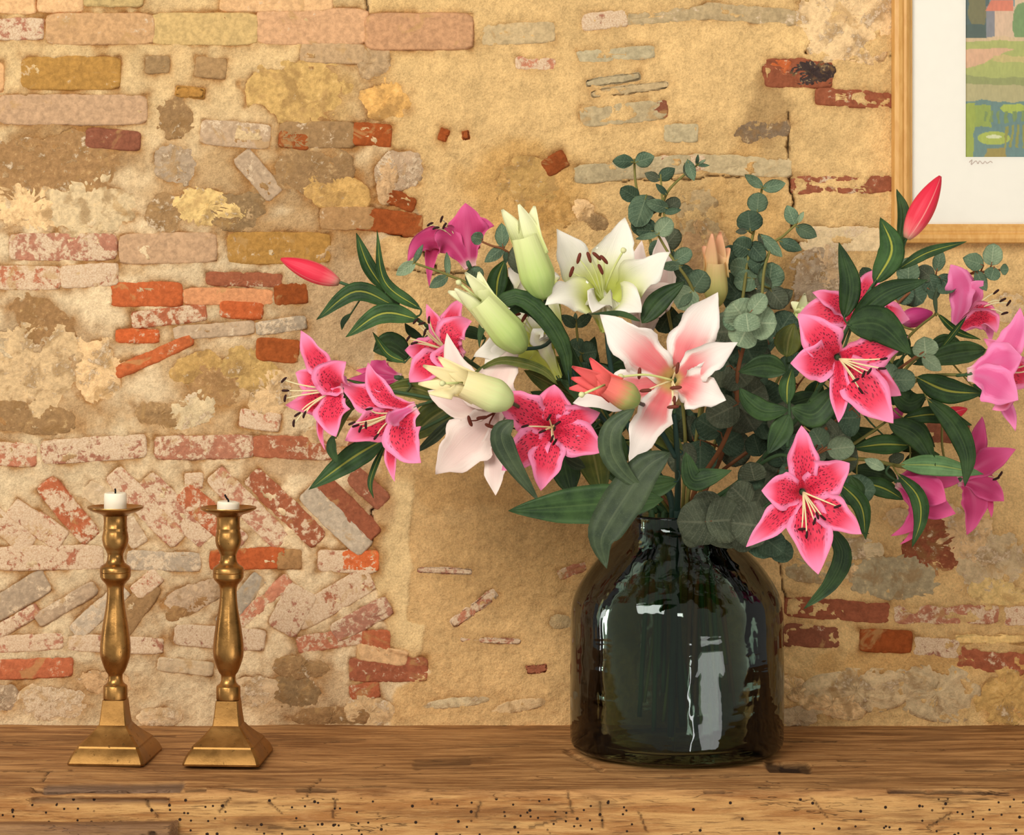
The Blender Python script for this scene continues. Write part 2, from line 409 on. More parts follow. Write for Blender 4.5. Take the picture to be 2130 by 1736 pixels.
MAT = {}
MAT['mortar'] = mat_mortar(); MAT['brick'] = mat_brick('old_brick'); MAT['stone'] = mat_brick('rubble_stone', True)
MAT['oak'] = mat_wood_beam(); MAT['pine'] = mat_pine(); MAT['mat'] = mat_plain('mat_board', (250, 244, 230), .9, .05)
MAT['print'] = mat_vcol('painted_print'); MAT['pane'] = mat_pane(); MAT['pencil'] = mat_plain('pencil_mark', (214, 196, 184))
MAT['vase'] = mat_vase(); MAT['brass'] = mat_brass(); MAT['brass_dull'] = mat_brass('dull_brass', .16); MAT['wax'] = mat_wax(); MAT['wick'] = mat_plain('burnt_wick', (30, 28, 28), .9, .05)
MAT['star'] = mat_petal('stargazer_petal', (246, 138, 174), (224, 50, 78), (190, 20, 52), (246, 170, 186), True, .66)
MAT['star_back'] = mat_petal('stargazer_petal_back', (240, 132, 176), (220, 92, 142), (208, 124, 160), (226, 190, 180), False, .6)
MAT['mag'] = mat_petal('magenta_petal', (226, 90, 140), (204, 54, 104), (234, 128, 164), (230, 160, 172), False, .8)
MAT['mag_back'] = mat_petal('magenta_petal_back', (220, 88, 138), (200, 60, 112), (232, 132, 164), (222, 172, 166), False, .8)
MAT['white'] = mat_petal('white_petal', (240, 232, 214), (236, 230, 208), (232, 228, 170), (192, 198, 84), False, .6, v0=(.46, .80))
MAT['white_back'] = mat_petal('white_petal_back', (246, 240, 222), (238, 234, 200), (214, 218, 150), (190, 198, 100), False, .6, v0=(.05, .5))
MAT['blush'] = mat_petal('blush_petal', (240, 226, 212), (230, 116, 116), (226, 84, 100), (206, 178, 110), False, .64, vlim=(.52, .86), v0=(.2, .38), midw=.95)
MAT['blush_back'] = mat_petal('blush_petal_back', (248, 234, 224), (240, 200, 190), (236, 190, 180), (206, 200, 130), False, .5)
MAT['pale'] = mat_petal('pale_rose_petal', (240, 218, 202), (232, 202, 188), (216, 176, 166), (210, 190, 140), False, .5)
MAT['fil'] = mat_plain('filament', (236, 222, 168), .6); MAT['fil_green'] = mat_plain('filament_green', (214, 218, 140), .6)
MAT['anther'] = mat_plain('anther_dark', (52, 26, 22), .7); MAT['anther_brown'] = mat_plain('anther_brown', (112, 52, 36), .6)
MAT['stigma'] = mat_plain('stigma', (222, 220, 160), .5)
MAT['leaf_dark'] = mat_leaf('lily_leaf_dark', (36, 54, 30), (58, 80, 42), (74, 94, 52), .03, .5)
MAT['leaf_rib'] = mat_leaf('lily_leaf_ribbed', (38, 60, 30), (60, 88, 44), (156, 154, 58), .05, .9)
MAT['leaf_olive'] = mat_leaf('lily_leaf_olive', (66, 78, 34), (98, 102, 44), (130, 126, 70), .04, .7)
MAT['leaf_light'] = mat_leaf('lily_leaf_light', (84, 118, 72), (112, 146, 92), (150, 160, 80), .04, .8)
MAT['leaf_grey'] = mat_leaf('lily_leaf_grey', (52, 64, 44), (74, 86, 58), (96, 106, 74), .03, .5, 18)
MAT['stem_green'] = mat_plain('green_stem', (66, 92, 58), .5); MAT['stem_dark'] = mat_plain('dark_green_stem', (44, 68, 58), .45)
MAT['stem_brown'] = mat_plain('brown_twig', (130, 82, 50), .6); MAT['stem_olive'] = mat_plain('olive_stem', (128, 122, 62), .55)
MAT['euc_dark'] = mat_euc('eucalyptus_leaf_dark', (54, 72, 54), (74, 94, 70), (100, 116, 90))
MAT['euc_mid'] = mat_euc('eucalyptus_leaf', (78, 98, 74), (102, 122, 92), (132, 148, 114))
MAT['euc_light'] = mat_euc('eucalyptus_leaf_light', (110, 128, 98), (136, 152, 116), (168, 178, 140))
MAT['euc_brown'] = mat_euc('eucalyptus_leaf_brownish', (66, 72, 54), (86, 92, 70), (112, 114, 90))
MAT['bud_red'] = mat_bud('red_bud', [(0, (196, 150, 120)), (.12, (232, 110, 110)), (.3, (226, 56, 74)), (.8, (222, 36, 62)), (1, (206, 40, 60))])
MAT['bud_white'] = mat_bud('green_white_bud', [(0, (150, 176, 96)), (.35, (186, 204, 118)), (.75, (222, 226, 156)), (1, (240, 236, 190))])
MAT['bud_cream'] = mat_bud('cream_bud', [(0, (186, 200, 130)), (.3, (208, 214, 146)), (.7, (238, 220, 160)), (1, (246, 226, 170))])
MAT['bud_coral'] = mat_bud('coral_bud', [(0, (120, 150, 76)), (.3, (168, 160, 90)), (.55, (236, 124, 104)), (1, (238, 92, 92))])
MAT['bud_peach'] = mat_bud('peach_bud', [(0, (176, 178, 96)), (.4, (206, 196, 116)), (.8, (232, 190, 132)), (1, (238, 170, 130))])
MAT['bud_mag'] = mat_bud('magenta_bud', [(0, (206, 130, 160)), (.3, (196, 60, 120)), (1, (186, 48, 112))])
# ------------------------------------------------------------------ the wall: mortar bed with bricks and stones set in it
S = D0 / F            # metres per pixel in the wall plane
def interp_poly(pts, y):
    p = sorted(pts, key=lambda q: q[1]); return np.interp(y, [q[1] for q in p], [q[0] for q in p])
# kinds: colour (sRGB 0-255), lime amount
KC = {'o': ((194, 98, 52), .38), 'O': ((152, 78, 36), .10), 'r': ((174, 100, 66), .5), 'R': ((152, 88, 60), .34), 'p': ((190, 122, 90), .70), 'q': ((188, 126, 96), .66),
      's': ((202, 138, 92), .28), 't': ((212, 168, 118), .30), 'T': ((212, 172, 108), .25), 'd': ((168, 122, 60), .30), 'g': ((190, 164, 132), .5), 'G': ((184, 160, 118), .3),
      'w': ((214, 184, 142), .55), 'b': ((164, 126, 82), .38), 'k': ((74, 58, 52), .05), 'K': ((134, 112, 86), .4), 'y': ((222, 188, 122), .35), 'Y': ((208, 164, 96), .3), 'c': ((226, 191, 140), .42), 'h': ((210, 164, 120), .35), 'P': ((188, 142, 102), .03)}
BRICKS = [  # cx, cy, width, height, angle, kind
 (42,60,92,40,0,'p'),(208,60,220,60,0,'t'),(425,60,216,62,0,'T'),(650,55,228,70,0,'h'),(35,8,70,36,0,'t'),(125,5,92,34,0,'t'),(235,0,120,22,0,'T'),(575,4,230,34,0,'t'),
 (147,152,202,64,0,'d'),(327,134,46,32,0,'b'),(438,141,60,38,6,'b'),(690,110,130,38,2,'t'),(150,228,308,58,0,'h'),(395,192,56,18,6,'d'),
 (235,290,108,36,4,'R'),(490,279,142,48,5,'g'),(660,280,152,50,0,'b'),(612,291,58,30,8,'O'),(774,280,76,42,4,'O'),(537,364,108,40,50,'g'),
 (130,513,220,52,0,'q'),(350,516,200,58,-1,'h'),(580,516,210,62,0,'d'),(58,578,130,44,0,'p'),(186,573,116,42,-3,'p'),
 (508,581,154,24,2,'r'),(305,612,144,46,0,'o'),(475,617,180,30,1,'s'),(605,611,66,38,-4,'O'),(352,658,152,30,-6,'r'),(502,645,84,30,4,'o'),(285,699,86,23,0,'o'),
 (445,687,164,24,-4,'g'),(585,677,100,24,-8,'g'),(320,741,172,22,-24,'o'),(578,728,84,44,4,'O'),(540,874,80,34,8,'q'),
 (32,945,84,44,3,'p'),(195,934,216,46,-4,'p'),(425,930,200,44,-1,'q'),(612,931,170,42,2,'r'),(770,925,90,36,2,'R'),
 (18,1100,110,42,40,'q'),(62,1080,90,36,35,'p'),(100,1105,70,44,35,'p'),(142,1062,150,44,50,'r'),(303,1054,196,42,46,'p'),(366,1060,180,44,45,'q'),(403,1000,34,28,0,'q'),(425,1062,118,46,43,'r'),
 (516,1056,200,44,45,'q'),(592,1056,196,44,44,'r'),(698,1082,170,42,44,'g'),(725,1060,150,40,45,'R'),(765,1015,90,38,42,'R'),(205,1030,60,40,30,'w'),(275,1105,60,34,60,'g'),(485,1115,46,36,40,'q'),
 (105,1160,214,46,-1,'p'),(340,1167,148,36,2,'g'),(515,1162,154,40,-2,'o'),(602,1163,46,36,0,'b'),(722,1168,118,40,2,'q'),(750,1166,70,36,0,'o'),
 (38,1240,130,46,-30,'g'),(138,1256,136,26,-31,'g'),(35,1292,92,22,-30,'q'),(205,1272,140,34,-42,'g'),(283,1264,118,42,-55,'b'),(305,1215,60,30,-40,'q'),
 (500,1250,126,32,-50,'g'),(548,1250,136,24,-42,'q'),(608,1268,96,62,-62,'q'),(693,1246,176,50,-30,'p'),(752,1288,128,38,-28,'q'),
 (58,1337,144,30,-3,'p'),(240,1340,194,30,2,'q'),(457,1326,184,40,4,'q'),(690,1331,140,32,-9,'p'),(782,1334,54,42,0,'r'),
 (66,1390,166,36,-2,'r'),(385,1386,110,24,6,'w'),(808,1392,158,46,0,'R'),(758,1437,56,28,-8,'r'),(795,1362,100,30,8,'t'),
 (872,66,218,70,0,'P'),(1078,70,150,40,-3,'G'),(1115,133,80,22,3,'q'),(1258,42,90,32,-6,'q'),(1400,32,190,26,-5,'G'),(1560,30,190,32,5,'G'),(1280,114,160,24,-4,'G'),(1275,166,110,14,-8,'G'),(1310,186,160,16,-7,'G'),
 (1297,236,176,38,-6,'G'),(1357,230,60,34,-6,'R'),(1417,277,66,34,0,'G'),(1660,152,142,56,0,'R'),(1622,150,44,46,0,'o'),(1778,205,160,32,4,'R'),
 (1316,352,240,36,-6,'G'),(1540,344,210,38,3,'G'),(1420,340,90,30,0,'q'),(1752,384,204,34,-1,'R'),(1762,497,190,48,0,'c'),(1155,340,46,32,-30,'O'),(923,281,14,20,20,'O'),(969,282,10,14,-10,'O'),
 (800,460,130,42,5,'O'),(722,454,110,42,0,'b'),(858,470,38,40,0,'O'),(834,417,58,26,22,'O'),
 (1740,1267,214,40,4,'R'),(1968,1277,214,36,0,'q'),(2125,1280,70,36,0,'q'),(1688,1321,112,44,2,'R'),(1842,1332,104,42,2,'O'),(1947,1346,90,36,4,'q'),(2062,1329,150,18,0,'y'),(2062,1374,136,44,8,'R'),(1960,897,120,44,4,'R'),
 (2230,1330,120,40,0,'q'),(-80,60,120,42,0,'t'),(-70,160,150,60,0,'t'),(-90,510,150,50,0,'p'),(-90,940,140,44,0,'p'),(-90,1160,150,44,0,'q'),(2240,1130,130,50,0,'q'),(2230,900,150,40,0,'G'),
 (985,1265,110,18,-36,'q'),(1020,1331,120,7,2,'q'),(925,1186,110,9,2,'q'),(1116,1390,40,16,-8,'R'),(1190,1185,60,20,-20,'q'),
]
STONES = [ # cx, cy, rx, ry, angle, kind, relief mm
 (620,190,92,58,8,'Y',3),(363,246,36,40,0,'b',2),(365,342,38,36,10,'g',2.5),(100,350,130,66,2,'b',1.5),(180,430,92,52,-8,'c',3),(50,430,66,44,6,'c',2.5),
 (430,430,66,34,4,'y',3.5),(345,440,36,38,0,'b',2),(495,440,50,34,-10,'b',2),(650,352,70,42,-4,'b',2.5),(700,400,60,30,8,'Y',2.5),
 (58,770,92,92,6,'c',4),(90,668,66,40,30,'b',2),(205,765,42,62,-10,'c',4.5),(410,762,52,26,-20,'Y',2),(440,800,60,36,30,'b',2),(330,862,42,24,4,'b',2.5),(400,855,46,30,-24,'c',2.5),(520,770,56,36,30,'Y',2),(560,815,40,42,20,'c',3),(60,870,80,28,6,'b',2),
 (405,1240,54,24,-20,'g',3),(390,1262,44,16,-30,'b',2),(625,1388,50,20,4,'b',3),(612,1440,48,30,8,'b',2.5),(8,1450,24,26,0,'g',2.5),(110,1460,60,34,0,'w',2),(770,1482,44,30,10,'c',4),(330,1490,40,18,0,'w',2),(530,1440,46,30,0,'w',2),(690,1490,70,18,0,'b',3),(220,1420,50,22,5,'t',2),
 (1690,152,40,23,4,'k',2.5),(1765,30,88,86,14,'c',4),(830,355,42,36,-10,'g',3),(806,375,18,44,6,'t',3),(1212,438,20,24,0,'c',2.5),(1240,462,22,16,20,'b',2.5),(1105,385,60,52,10,'Y',3),(1140,440,44,36,-10,'Y',3),(800,210,48,36,20,'Y',3),(780,130,30,30,0,'t',3),
 (1700,590,50,62,-8,'g',4),(1722,560,34,44,10,'w',4),(1580,272,54,22,-8,'K',1),(1860,1200,78,40,2,'G',2.5),(1935,1130,52,58,-40,'R',2.5),(2000,1110,62,52,20,'c',3),(2062,1172,66,60,-6,'c',3),(2075,1230,52,24,8,'y',2.5),
 (1780,1436,92,40,-4,'c',7),(1730,1462,60,24,14,'c',6),(1948,1440,72,50,10,'c',7),(2090,1450,52,46,0,'Y',5),(1655,1488,38,18,0,'w',4),(1650,1430,34,20,30,'c',6),(1790,1140,40,20,6,'c',3),(1700,1185,56,24,4,'G',2.5),(1765,1190,20,16,0,'c',3),
 (1880,1080,40,20,10,'c',2.5),(2095,640,40,30,0,'c',2),(1465,520,40,50,10,'t',3),(1450,450,40,50,-20,'G',2),(700,800,60,40,0,'t',3),(690,900,50,26,0,'t',2.5),
 (1165,1292,20,14,0,'G',2.5),(950,1460,60,10,-6,'c',1.2),(1080,1466,50,12,-10,'c',1.2),(2215,480,80,60,0,'t',2),(2240,700,90,70,0,'y',2),(-90,350,80,80,0,'b',2),(-90,770,70,90,0,'c',3),
]
step = 1.85 / 1000
gx = np.arange(-560, 2900, step / S); gy = np.arange(-420, 1570, step / S)
WX, WY = np.meshgrid(gx, gy)
HL = (fbm(WX, WY, 210, 1, 3) - .5) * 7 + (fbm(WX, WY, 60, 11, 2) - .5) * 2.0                                   # slow undulation, mm
HN = (fbm(WX, WY, 30, 15, 4) - .5) * 3.0 + (fbm(WX, WY, 11, 21, 3) - .5) * 1.8 + (fbm(WX, WY, 5.5, 25, 2) - .5) * .8
H = HL + HN
def srgb(c): return np.array(lin(*c))
bx = interp_poly([(768,-300),(765,0),(762,77),(803,100),(768,157),(775,230),(813,277),(800,327),(800,400),(860,427),(880,457),(800,500),(765,560),(780,700),(775,860),(788,980),(792,1016),(776,1064),(776,1112),(783,1164),(766,1199),(790,1237),(807,1296),(804,1351),(838,1361),(873,1379),(893,1396),(821,1430),(810,1475),(807,1510),(807,1700)], WY)
bx = bx + (fbm(WX, WY, 40, 31, 4) - .5) * 34
pl = sst(-4, 5, WX - bx)                                   # 1 on the plaster side
left = srgb((226, 197, 152)); yel = srgb((224, 184, 122)); tan = srgb((214, 172, 114)); pale = srgb((232, 198, 140))
C = np.empty(WX.shape + (3,)); n1 = fbm(WX, WY, 260, 41, 4)[..., None]; n2 = fbm(WX, WY, 90, 51, 4)[..., None]
C[:] = left * (0.82 + .36 * n1)
up = sst(900, 500, WY)[..., None] * .9
pcol = tan * (1 - up) + yel * up
rt = sst(1500, 1700, WX)[..., None]; pcol = pcol * (1 - rt) + (yel * .98) * rt
C = C * (1 - pl[..., None]) + (pcol * (.84 + .32 * n2)) * pl[..., None]
leftup = (sst(500, 100, WY) * (1 - pl))[..., None]; C = C * (1 - .5 * leftup) + (srgb((214, 170, 98)) * (.85 + .3 * n2)) * .5 * leftup
HL = HL + pl * 3.2; H = HL + HN
# thin paler render strip beside the jagged edge
inner = interp_poly([(868,960),(858,1064),(850,1110),(858,1180),(848,1260),(845,1290),(882,1300),(878,1345),(866,1385),(850,1400)], WY) + (fbm(WX, WY, 24, 61, 3) - .5) * 10
strip = pl * sst(3, -3, WX - inner) * sst(985, 1010, WY) * sst(1400, 1385, WY)
C = C * (1 - .8 * strip[..., None]) + pale * .8 * strip[..., None]; HL = HL + strip * 2.0; H = HL + HN * (1 - .6 * strip)
# brown stain blotches and patches
def blot(cx, cy, rx, ry, col, amt, seed):
    global C
    d = np.sqrt(((WX - cx) / rx) ** 2 + ((WY - cy) / ry) ** 2) + (fbm(WX, WY, min(rx, ry) * .8 + 8, seed, 4) - .5) * 1.2
    m_ = (sst(1.05, .6, d) * amt)[..., None]; C = C * (1 - m_) + srgb(col) * m_
for i, b_ in enumerate([(110,330,200,90,(150,108,62),.75),(430,400,150,120,(172,130,78),.6),(640,360,140,90,(160,116,62),.6),(660,480,190,60,(176,128,68),.55),(700,620,150,160,(168,122,70),.5),(620,200,130,90,(176,132,66),.6),
        (90,680,150,90,(160,122,80),.6),(100,860,190,50,(176,130,76),.6),(480,790,200,90,(184,138,80),.5),(420,870,180,50,(186,140,84),.5),(640,960,200,50,(160,112,64),.45),(1590,240,60,110,(130,96,58),.5),(1680,590,70,110,(130,98,60),.6),
        (1110,400,150,110,(196,142,64),.5),(1580,480,120,160,(200,146,74),.4),(640,1430,160,90,(176,132,84),.45),(170,1440,240,70,(192,150,98),.5),(1880,1380,260,40,(196,140,68),.4),(2130,1440,120,90,(206,142,66),.5),(980,1010,160,60,(186,138,78),.4),(1100,1150,200,140,(190,148,92),.4),(150,560,220,20,(180,128,66),.4),(770,1050,50,90,(150,100,62),.5)]):
    blot(*b_, 100 + i * 5)
def local(px, py, r):
    i0 = max(0, int((py - r - gy[0]) * S / step)); i1 = min(len(gy), int((py + r - gy[0]) * S / step) + 2)
    j0 = max(0, int((px - r - gx[0]) * S / step)); j1 = min(len(gx), int((px + r - gx[0]) * S / step) + 2)
    return slice(i0, i1), slice(j0, j1)
halo_n = fbm(WX, WY, 34, 71, 4); cov1 = (fbm(WX, WY, 46, 73, 3) - .5) * 2; cov2 = (fbm(WX, WY, 13, 77, 3) - .5) * 2; patch_n = fbm(WX, WY, 38, 79, 4)
rb = random.Random(11)   # courses that run on past the photograph's edges
for y_ in range(-380, -40, 74):
    x_ = -540 + rb.uniform(0, 120)
    while x_ < 2860:
        w_ = rb.uniform(110, 230)
        if rb.random() < .62 and not (1800 < x_ + w_ / 2 < 2520): BRICKS.append((x_ + w_ / 2, y_ + rb.uniform(-8, 8), w_, rb.uniform(36, 58), rb.uniform(-3, 3), rb.choice('tthdgqGrT')))
        x_ += w_ + rb.uniform(14, 90)
for y_ in range(20, 1460, 96):
    for x_ in (-430, -230, 2560, 2760):
        if rb.random() < .7: BRICKS.append((x_ + rb.uniform(-30, 30), y_ + rb.uniform(-14, 14), rb.uniform(110, 190), rb.uniform(34, 54), rb.uniform(-5, 5), rb.choice('qGrRtgy')))
def sink(cx, cy, a, b, ang, kind, box, faint):
    """the bed for one brick or stone: mortar drops away behind its face, laps over its edge unevenly, is stained brown around it"""
    global H, C
    r = max(a, b) + 36; sl = local(cx, cy, r); x = WX[sl] - cx; y = WY[sl] - cy
    if x.size == 0: return
    t = math.radians(ang); u = x * math.cos(t) + y * math.sin(t); v = -x * math.sin(t) + y * math.cos(t)
    if box:
        qx = np.abs(u) - a; qy = np.abs(v) - b
        d = np.hypot(np.maximum(qx, 0), np.maximum(qy, 0)) + np.minimum(np.maximum(qx, qy), 0); k1, k2 = (9, 5) if faint else (7.0, 4.0)
    else:
        d = (np.sqrt((u / a) ** 2 + (v / b) ** 2) - 1) * min(a, b); k1, k2 = min(a, b) * .45, 6
    dd = d + cov1[sl] * k1 + cov2[sl] * k2 + (1.5 if faint else 0)
    g = sst(1.5, -2.0, dd); thr = 2 if kind in 'k' else (.56 if faint else .63)
    g = g * sst(thr + .03, thr - .01, patch_n[sl] + cov2[sl] * .05)
    H[sl] = H[sl] * (1 - g) + (HL[sl] - 4.5) * g
    w = np.exp(-(np.maximum(dd, 0) / 5.0) ** 2) * (dd > -6); H[sl] = H[sl] - w * (1 - g) * 2.2 * np.clip(halo_n[sl] * 2.4 - .4, 0, 1) * (.6 if faint else 1)
    hn = np.clip(halo_n[sl] * 2.6 - .7, 0, 1); f = .4 if faint else 1.0
    hw = (np.clip(np.exp(-(np.maximum(dd, 0) / 15.0) ** 2) * hn * .75 + np.exp(-(dd / 4.0) ** 2) * (.25 + .5 * hn), 0, .85) * f * (dd > -14))[..., None]
    C[sl] = C[sl] * (1 - hw) + srgb((162, 114, 62)) * hw
for (cx, cy, w, h, a, k) in BRICKS: sink(cx, cy, w / 2, h / 2, a, k, True, cx > 830 and k not in 'OkP')
for (cx, cy, rx, ry, a, k, rl) in STONES: sink(cx, cy, rx, ry, a, k, False, cx > 830)
# cracks: narrow deep grooves
def crack(pts, wpx, depth, seed, col=(70, 44, 22)):
    pts = np.array(pts, float)
    for (x0, y0), (x1, y1) in zip(pts[:-1], pts[1:]):
        r = math.hypot(x1 - x0, y1 - y0) / 2 + 25; sl = local((x0 + x1) / 2, (y0 + y1) / 2, r)
        x = WX[sl] + (fbm(WX[sl], WY[sl], 22, seed, 3) - .5) * 13; y = WY[sl] + (fbm(WX[sl], WY[sl], 22, seed + 9, 3) - .5) * 13
        L2 = (x1 - x0) ** 2 + (y1 - y0) ** 2; t = np.clip(((x - x0) * (x1 - x0) + (y - y0) * (y1 - y0)) / L2, 0, 1)
        d = np.hypot(x - x0 - t * (x1 - x0), y - y0 - t * (y1 - y0)); g = sst(wpx * .8 + 1.2, wpx * .25, d)
        H[sl] = np.minimum(H[sl], H[sl] * (1 - g) - depth * g); g = g[..., None] * .85; C[sl] = C[sl] * (1 - g) + srgb(col) * g
crack([(1672,-40),(1668,20),(1690,60),(1692,85),(1680,110)], 4.5, 9, 1); crack([(1640,235),(1638,290),(1641,345),(1636,360)], 1.4, 5, 2); crack([(1636,360),(1645,385),(1650,420),(1648,470)], 3.5, 9, 3)
crack([(1650,505),(1690,515),(1720,512)], 5, 10, 4); crack([(1690,520),(1660,560),(1650,640)], 2.5, 7, 5); crack([(1617,1160),(1626,1210),(1633,1245),(1632,1270)], 1.6, 6, 6); crack([(1712,520),(1730,545),(1742,580)], 2.0, 6, 16)
crack([(762,-40),(763,75),(770,100)], 3, 8, 7); crack([(770,97),(800,103)], 3.5, 8, 8); crack([(978,45),(980,82)], 2, 5, 9); crack([(530,40),(532,55)], 4, 9, 10); crack([(316,60),(318,78)], 3, 8, 11); crack([(246,500),(246,535)], 2, 6, 12)
crack([(1720,120),(1790,125),(1856,117)], 1.4, 4, 13); crack([(770,470),(840,490),(880,488)], 4.5, 9, 14); crack([(800,1030),(772,1060),(780,1112),(768,1128)], 3, 9, 15); crack([(1200,374),(1290,377),(1400,367)], 1.2, 4, 17); crack([(1400,372),(1640,362)], 1.4, 4, 18)
crack([(905,560),(890,545),(880,520)], 3, 8, 19); crack([(800,560),(900,568),(1000,563)], 1.3, 4, 20); crack([(800,330),(795,380),(805,410)], 3, 8, 21); crack([(1050,480),(1140,470)], 1.2, 3, 22); crack([(1170,430),(1130,470)],1.8,5,23)
wall = grid_object('wall_back', (WX - CX) * S, -H / 1000.0, CAMZ - (WY - CY) * S, C, MAT['mortar'])
tag(wall, 'old rubble and brick wall with sandy lime mortar behind the mantel beam', 'wall', kind='structure')

def samp(A, px, py):
    fx = np.clip((np.asarray(px) - gx[0]) * S / step, 0, A.shape[1] - 1.001); fy = np.clip((np.asarray(py) - gy[0]) * S / step, 0, A.shape[0] - 1.001)
    i = fy.astype(int); j = fx.astype(int); v = fy - i; u = fx - j
    return (A[i, j] * (1 - u) + A[i, j + 1] * u) * (1 - v) + (A[i + 1, j] * (1 - u) + A[i + 1, j + 1] * u) * v
def set_piece(name, cx, cy, a, b, ang, kind, box, relief, seed, n=40):
    """one brick or stone: irregular outline, weathered front, body going back into the wall"""
    r = random.Random(seed); rs = np.random.RandomState(seed); faint = cx > 830 and kind not in 'OkP'
    t = math.radians(ang); th = np.linspace(0, 2 * np.pi, n, endpoint=False)
    if box:
        a += 4; b += 4; th = np.arctan2(np.sin(th) * np.sqrt(b / a), np.cos(th))
        jag = sum(np.sin(th * k + rs.rand() * 6.28) * (1.0 / k ** .8) for k in (2, 3, 5, 7, 11)) * .9 + rs.uniform(-.8, .8, n)
        ex = 8.0; ins = [-1, 1.5, 4, b * .3, b * .6, b * .88]; prof = [-5.0, -.5, .0, .1, .2, .2]; off = r.uniform(-.9, -.1) if faint else r.uniform(-.3, 1.3)
        if kind == 'P': off = 3.5
    else:
        a *= 1.25; b *= 1.25
        jag = sum(np.sin(th * k + rs.rand() * 6.28) * (1.0 / k ** .7) for k in (2, 3, 4, 5, 7, 11)) * .075 * min(a, b) + rs.uniform(-1, 1, n) * .02 * min(a, b)
        ex = 2.6; ins = [-1, 2, min(a, b) * .18, min(a, b) * .36, min(a, b) * .55, min(a, b) * .72, min(a, b) * .86]; prof = [-5.0, -1.0, -.4, 0, .2 * relief, .3 * relief, .3 * relief]; off = -.5 + .12 * relief
    V = []; Fc = []
    c, s = np.cos(th), np.sin(th)
    for k, d in enumerate(ins):
        aa = max(a - d, a * .12); bb = max(b - d, b * .1)
        rr = (np.abs(c / aa) ** ex + np.abs(s / bb) ** ex) ** (-1 / ex) + jag * (1.0 if k < 3 else .5)
        u = rr * c; v = rr * s
        x = cx + u * math.cos(t) - v * math.sin(t); y = cy + u * math.sin(t) + v * math.cos(t)
        hh = samp(HL, x, y) + off + prof[k] + ((fbm(x, y, 26, 300 + seed % 40, 3) - .5) * (1.6 if box else 1.5 * relief) + rs.uniform(-.5, .5, n) * (.5 if box else .5 * relief)) * (k > 0)
        V += [((x_ - CX) * S, -h_ / 1000, CAMZ - (y_ - CY) * S) for x_, y_, h_ in zip(x, y, hh)]
        if k == 0: first = list(zip(x, y))
    L = len(ins)
    for k in range(L - 1):
        for i in range(n):
            j = (i + 1) % n; Fc.append((k * n + i, (k + 1) * n + i, (k + 1) * n + j, k * n + j))
    c0 = len(V); V.append(((cx - CX) * S, -float(np.mean(hh)) / 1000, CAMZ - (cy - CY) * S))
    for i in range(n): Fc.append(((L - 1) * n + i, c0, (L - 1) * n + (i + 1) % n))
    b0 = len(V); V += [((x_ - CX) * S, .03, CAMZ - (y_ - CY) * S) for x_, y_ in first]
    for i in range(n): Fc.append((i, (i + 1) % n, b0 + (i + 1) % n, b0 + i))
    Fc.append(tuple(b0 + i for i in range(n)))
    m = MB(); m.add(V, Fc)
    o = m.build(name, MAT['brick' if box else 'stone'], wall)
    col, lime = KC[kind]; g = r.uniform(.92, 1.08); w_ = r.uniform(-.04, .04)
    c3 = lin(*[min(255, x * g * q) for x, q in zip(col, (1 + w_, 1, 1 - w_))])
    o.color = (*c3, max(0, min(1, lime + r.uniform(-.12, .12))))
    return o
for i, (cx, cy, w, h, a, k) in enumerate(BRICKS): set_piece('brick', cx, cy, w / 2, h / 2, a, k, True, 1, 1000 + i, 44)
for i, (cx, cy, rx, ry, a, k, rl) in enumerate(STONES): set_piece('stone', cx, cy, rx, ry, a, k, False, rl, 3000 + i, 56)

# ------------------------------------------------------------------ mantel beam
DF = 2.997 - D0        # y of the front edge
xs = np.arange(-.94, 1.07, .0023)
# section walked from under the wall over the top and down the front
sec = []
for y in np.arange(.03, DF + .013, -.0024): sec.append((y, 0.0, 0.0))
for k in range(13):
    a = k / 12 * math.pi / 2; sec.append((DF + .013 - .013 * math.sin(a), -.013 + .013 * math.cos(a), k / 12))
for z in np.arange(-.0152, -.17, -.0022): sec.append((DF, z, 1.0))
sec = np.array(sec); BX, SI = np.meshgrid(xs, np.arange(len(sec)))
BY = sec[SI, 0]; BZ = sec[SI, 1]; FR = sec[SI, 2]
arc = np.concatenate([[0], np.cumsum(np.hypot(np.diff(sec[:, 0]), np.diff(sec[:, 1])))])[SI]
gr = (fbm(BX * 1000, arc * 11000, 420, 201, 4) - .5) * 2.6 + (fbm(BX * 1000, arc * 12000, 120, 211, 3) - .5) * 1.0 + (fbm(BX * 1000, arc * 1000, 160, 221, 3) - .5) * 4.5
edge = np.exp(-((FR - .5) / .42) ** 2); gr = gr - edge * (fbm(BX * 1000, arc * 3000, 70, 231, 3) - .3) * 5
hole = np.zeros_like(BX); dark = np.zeros_like(BX)
def beam_px(px, py):   # pixel on the top / front face -> (x, arc)
    if py < 1634:
        D = F * CAMZ / (py - CY); return (px - CX) * D / F, .03 - (D - D0)
    D = 2.997; z = CAMZ - (py - CY) * D / F; return (px - CX) * D / F, (.03 - DF) - .0056 - min(0, z) - 0
def groove(p0, p1, hw, depth, amt, seed, kind=0):
    global gr
    x0, a0 = beam_px(*p0); x1, a1 = beam_px(*p1); wob = (fbm(BX * 1000, arc * 1000, 14, seed, 3) - .5) * .006
    t = np.clip(((BX - x0) * (x1 - x0) + (arc - a0) * (a1 - a0)) / ((x1 - x0) ** 2 + (a1 - a0) ** 2 + 1e-9), 0, 1)
    ks = np.where(FR < .45, .19, 1.0); d = np.hypot(BX - x0 - t * (x1 - x0) + wob * .25, (arc - a0 - t * (a1 - a0)) * ks + wob * .35); g = sst(hw * 1.35, hw * .7, d)
    gr = gr - depth * g
    if kind: dark[:] = np.maximum(dark, g * amt)
    else: hole[:] = np.maximum(hole, g * amt)
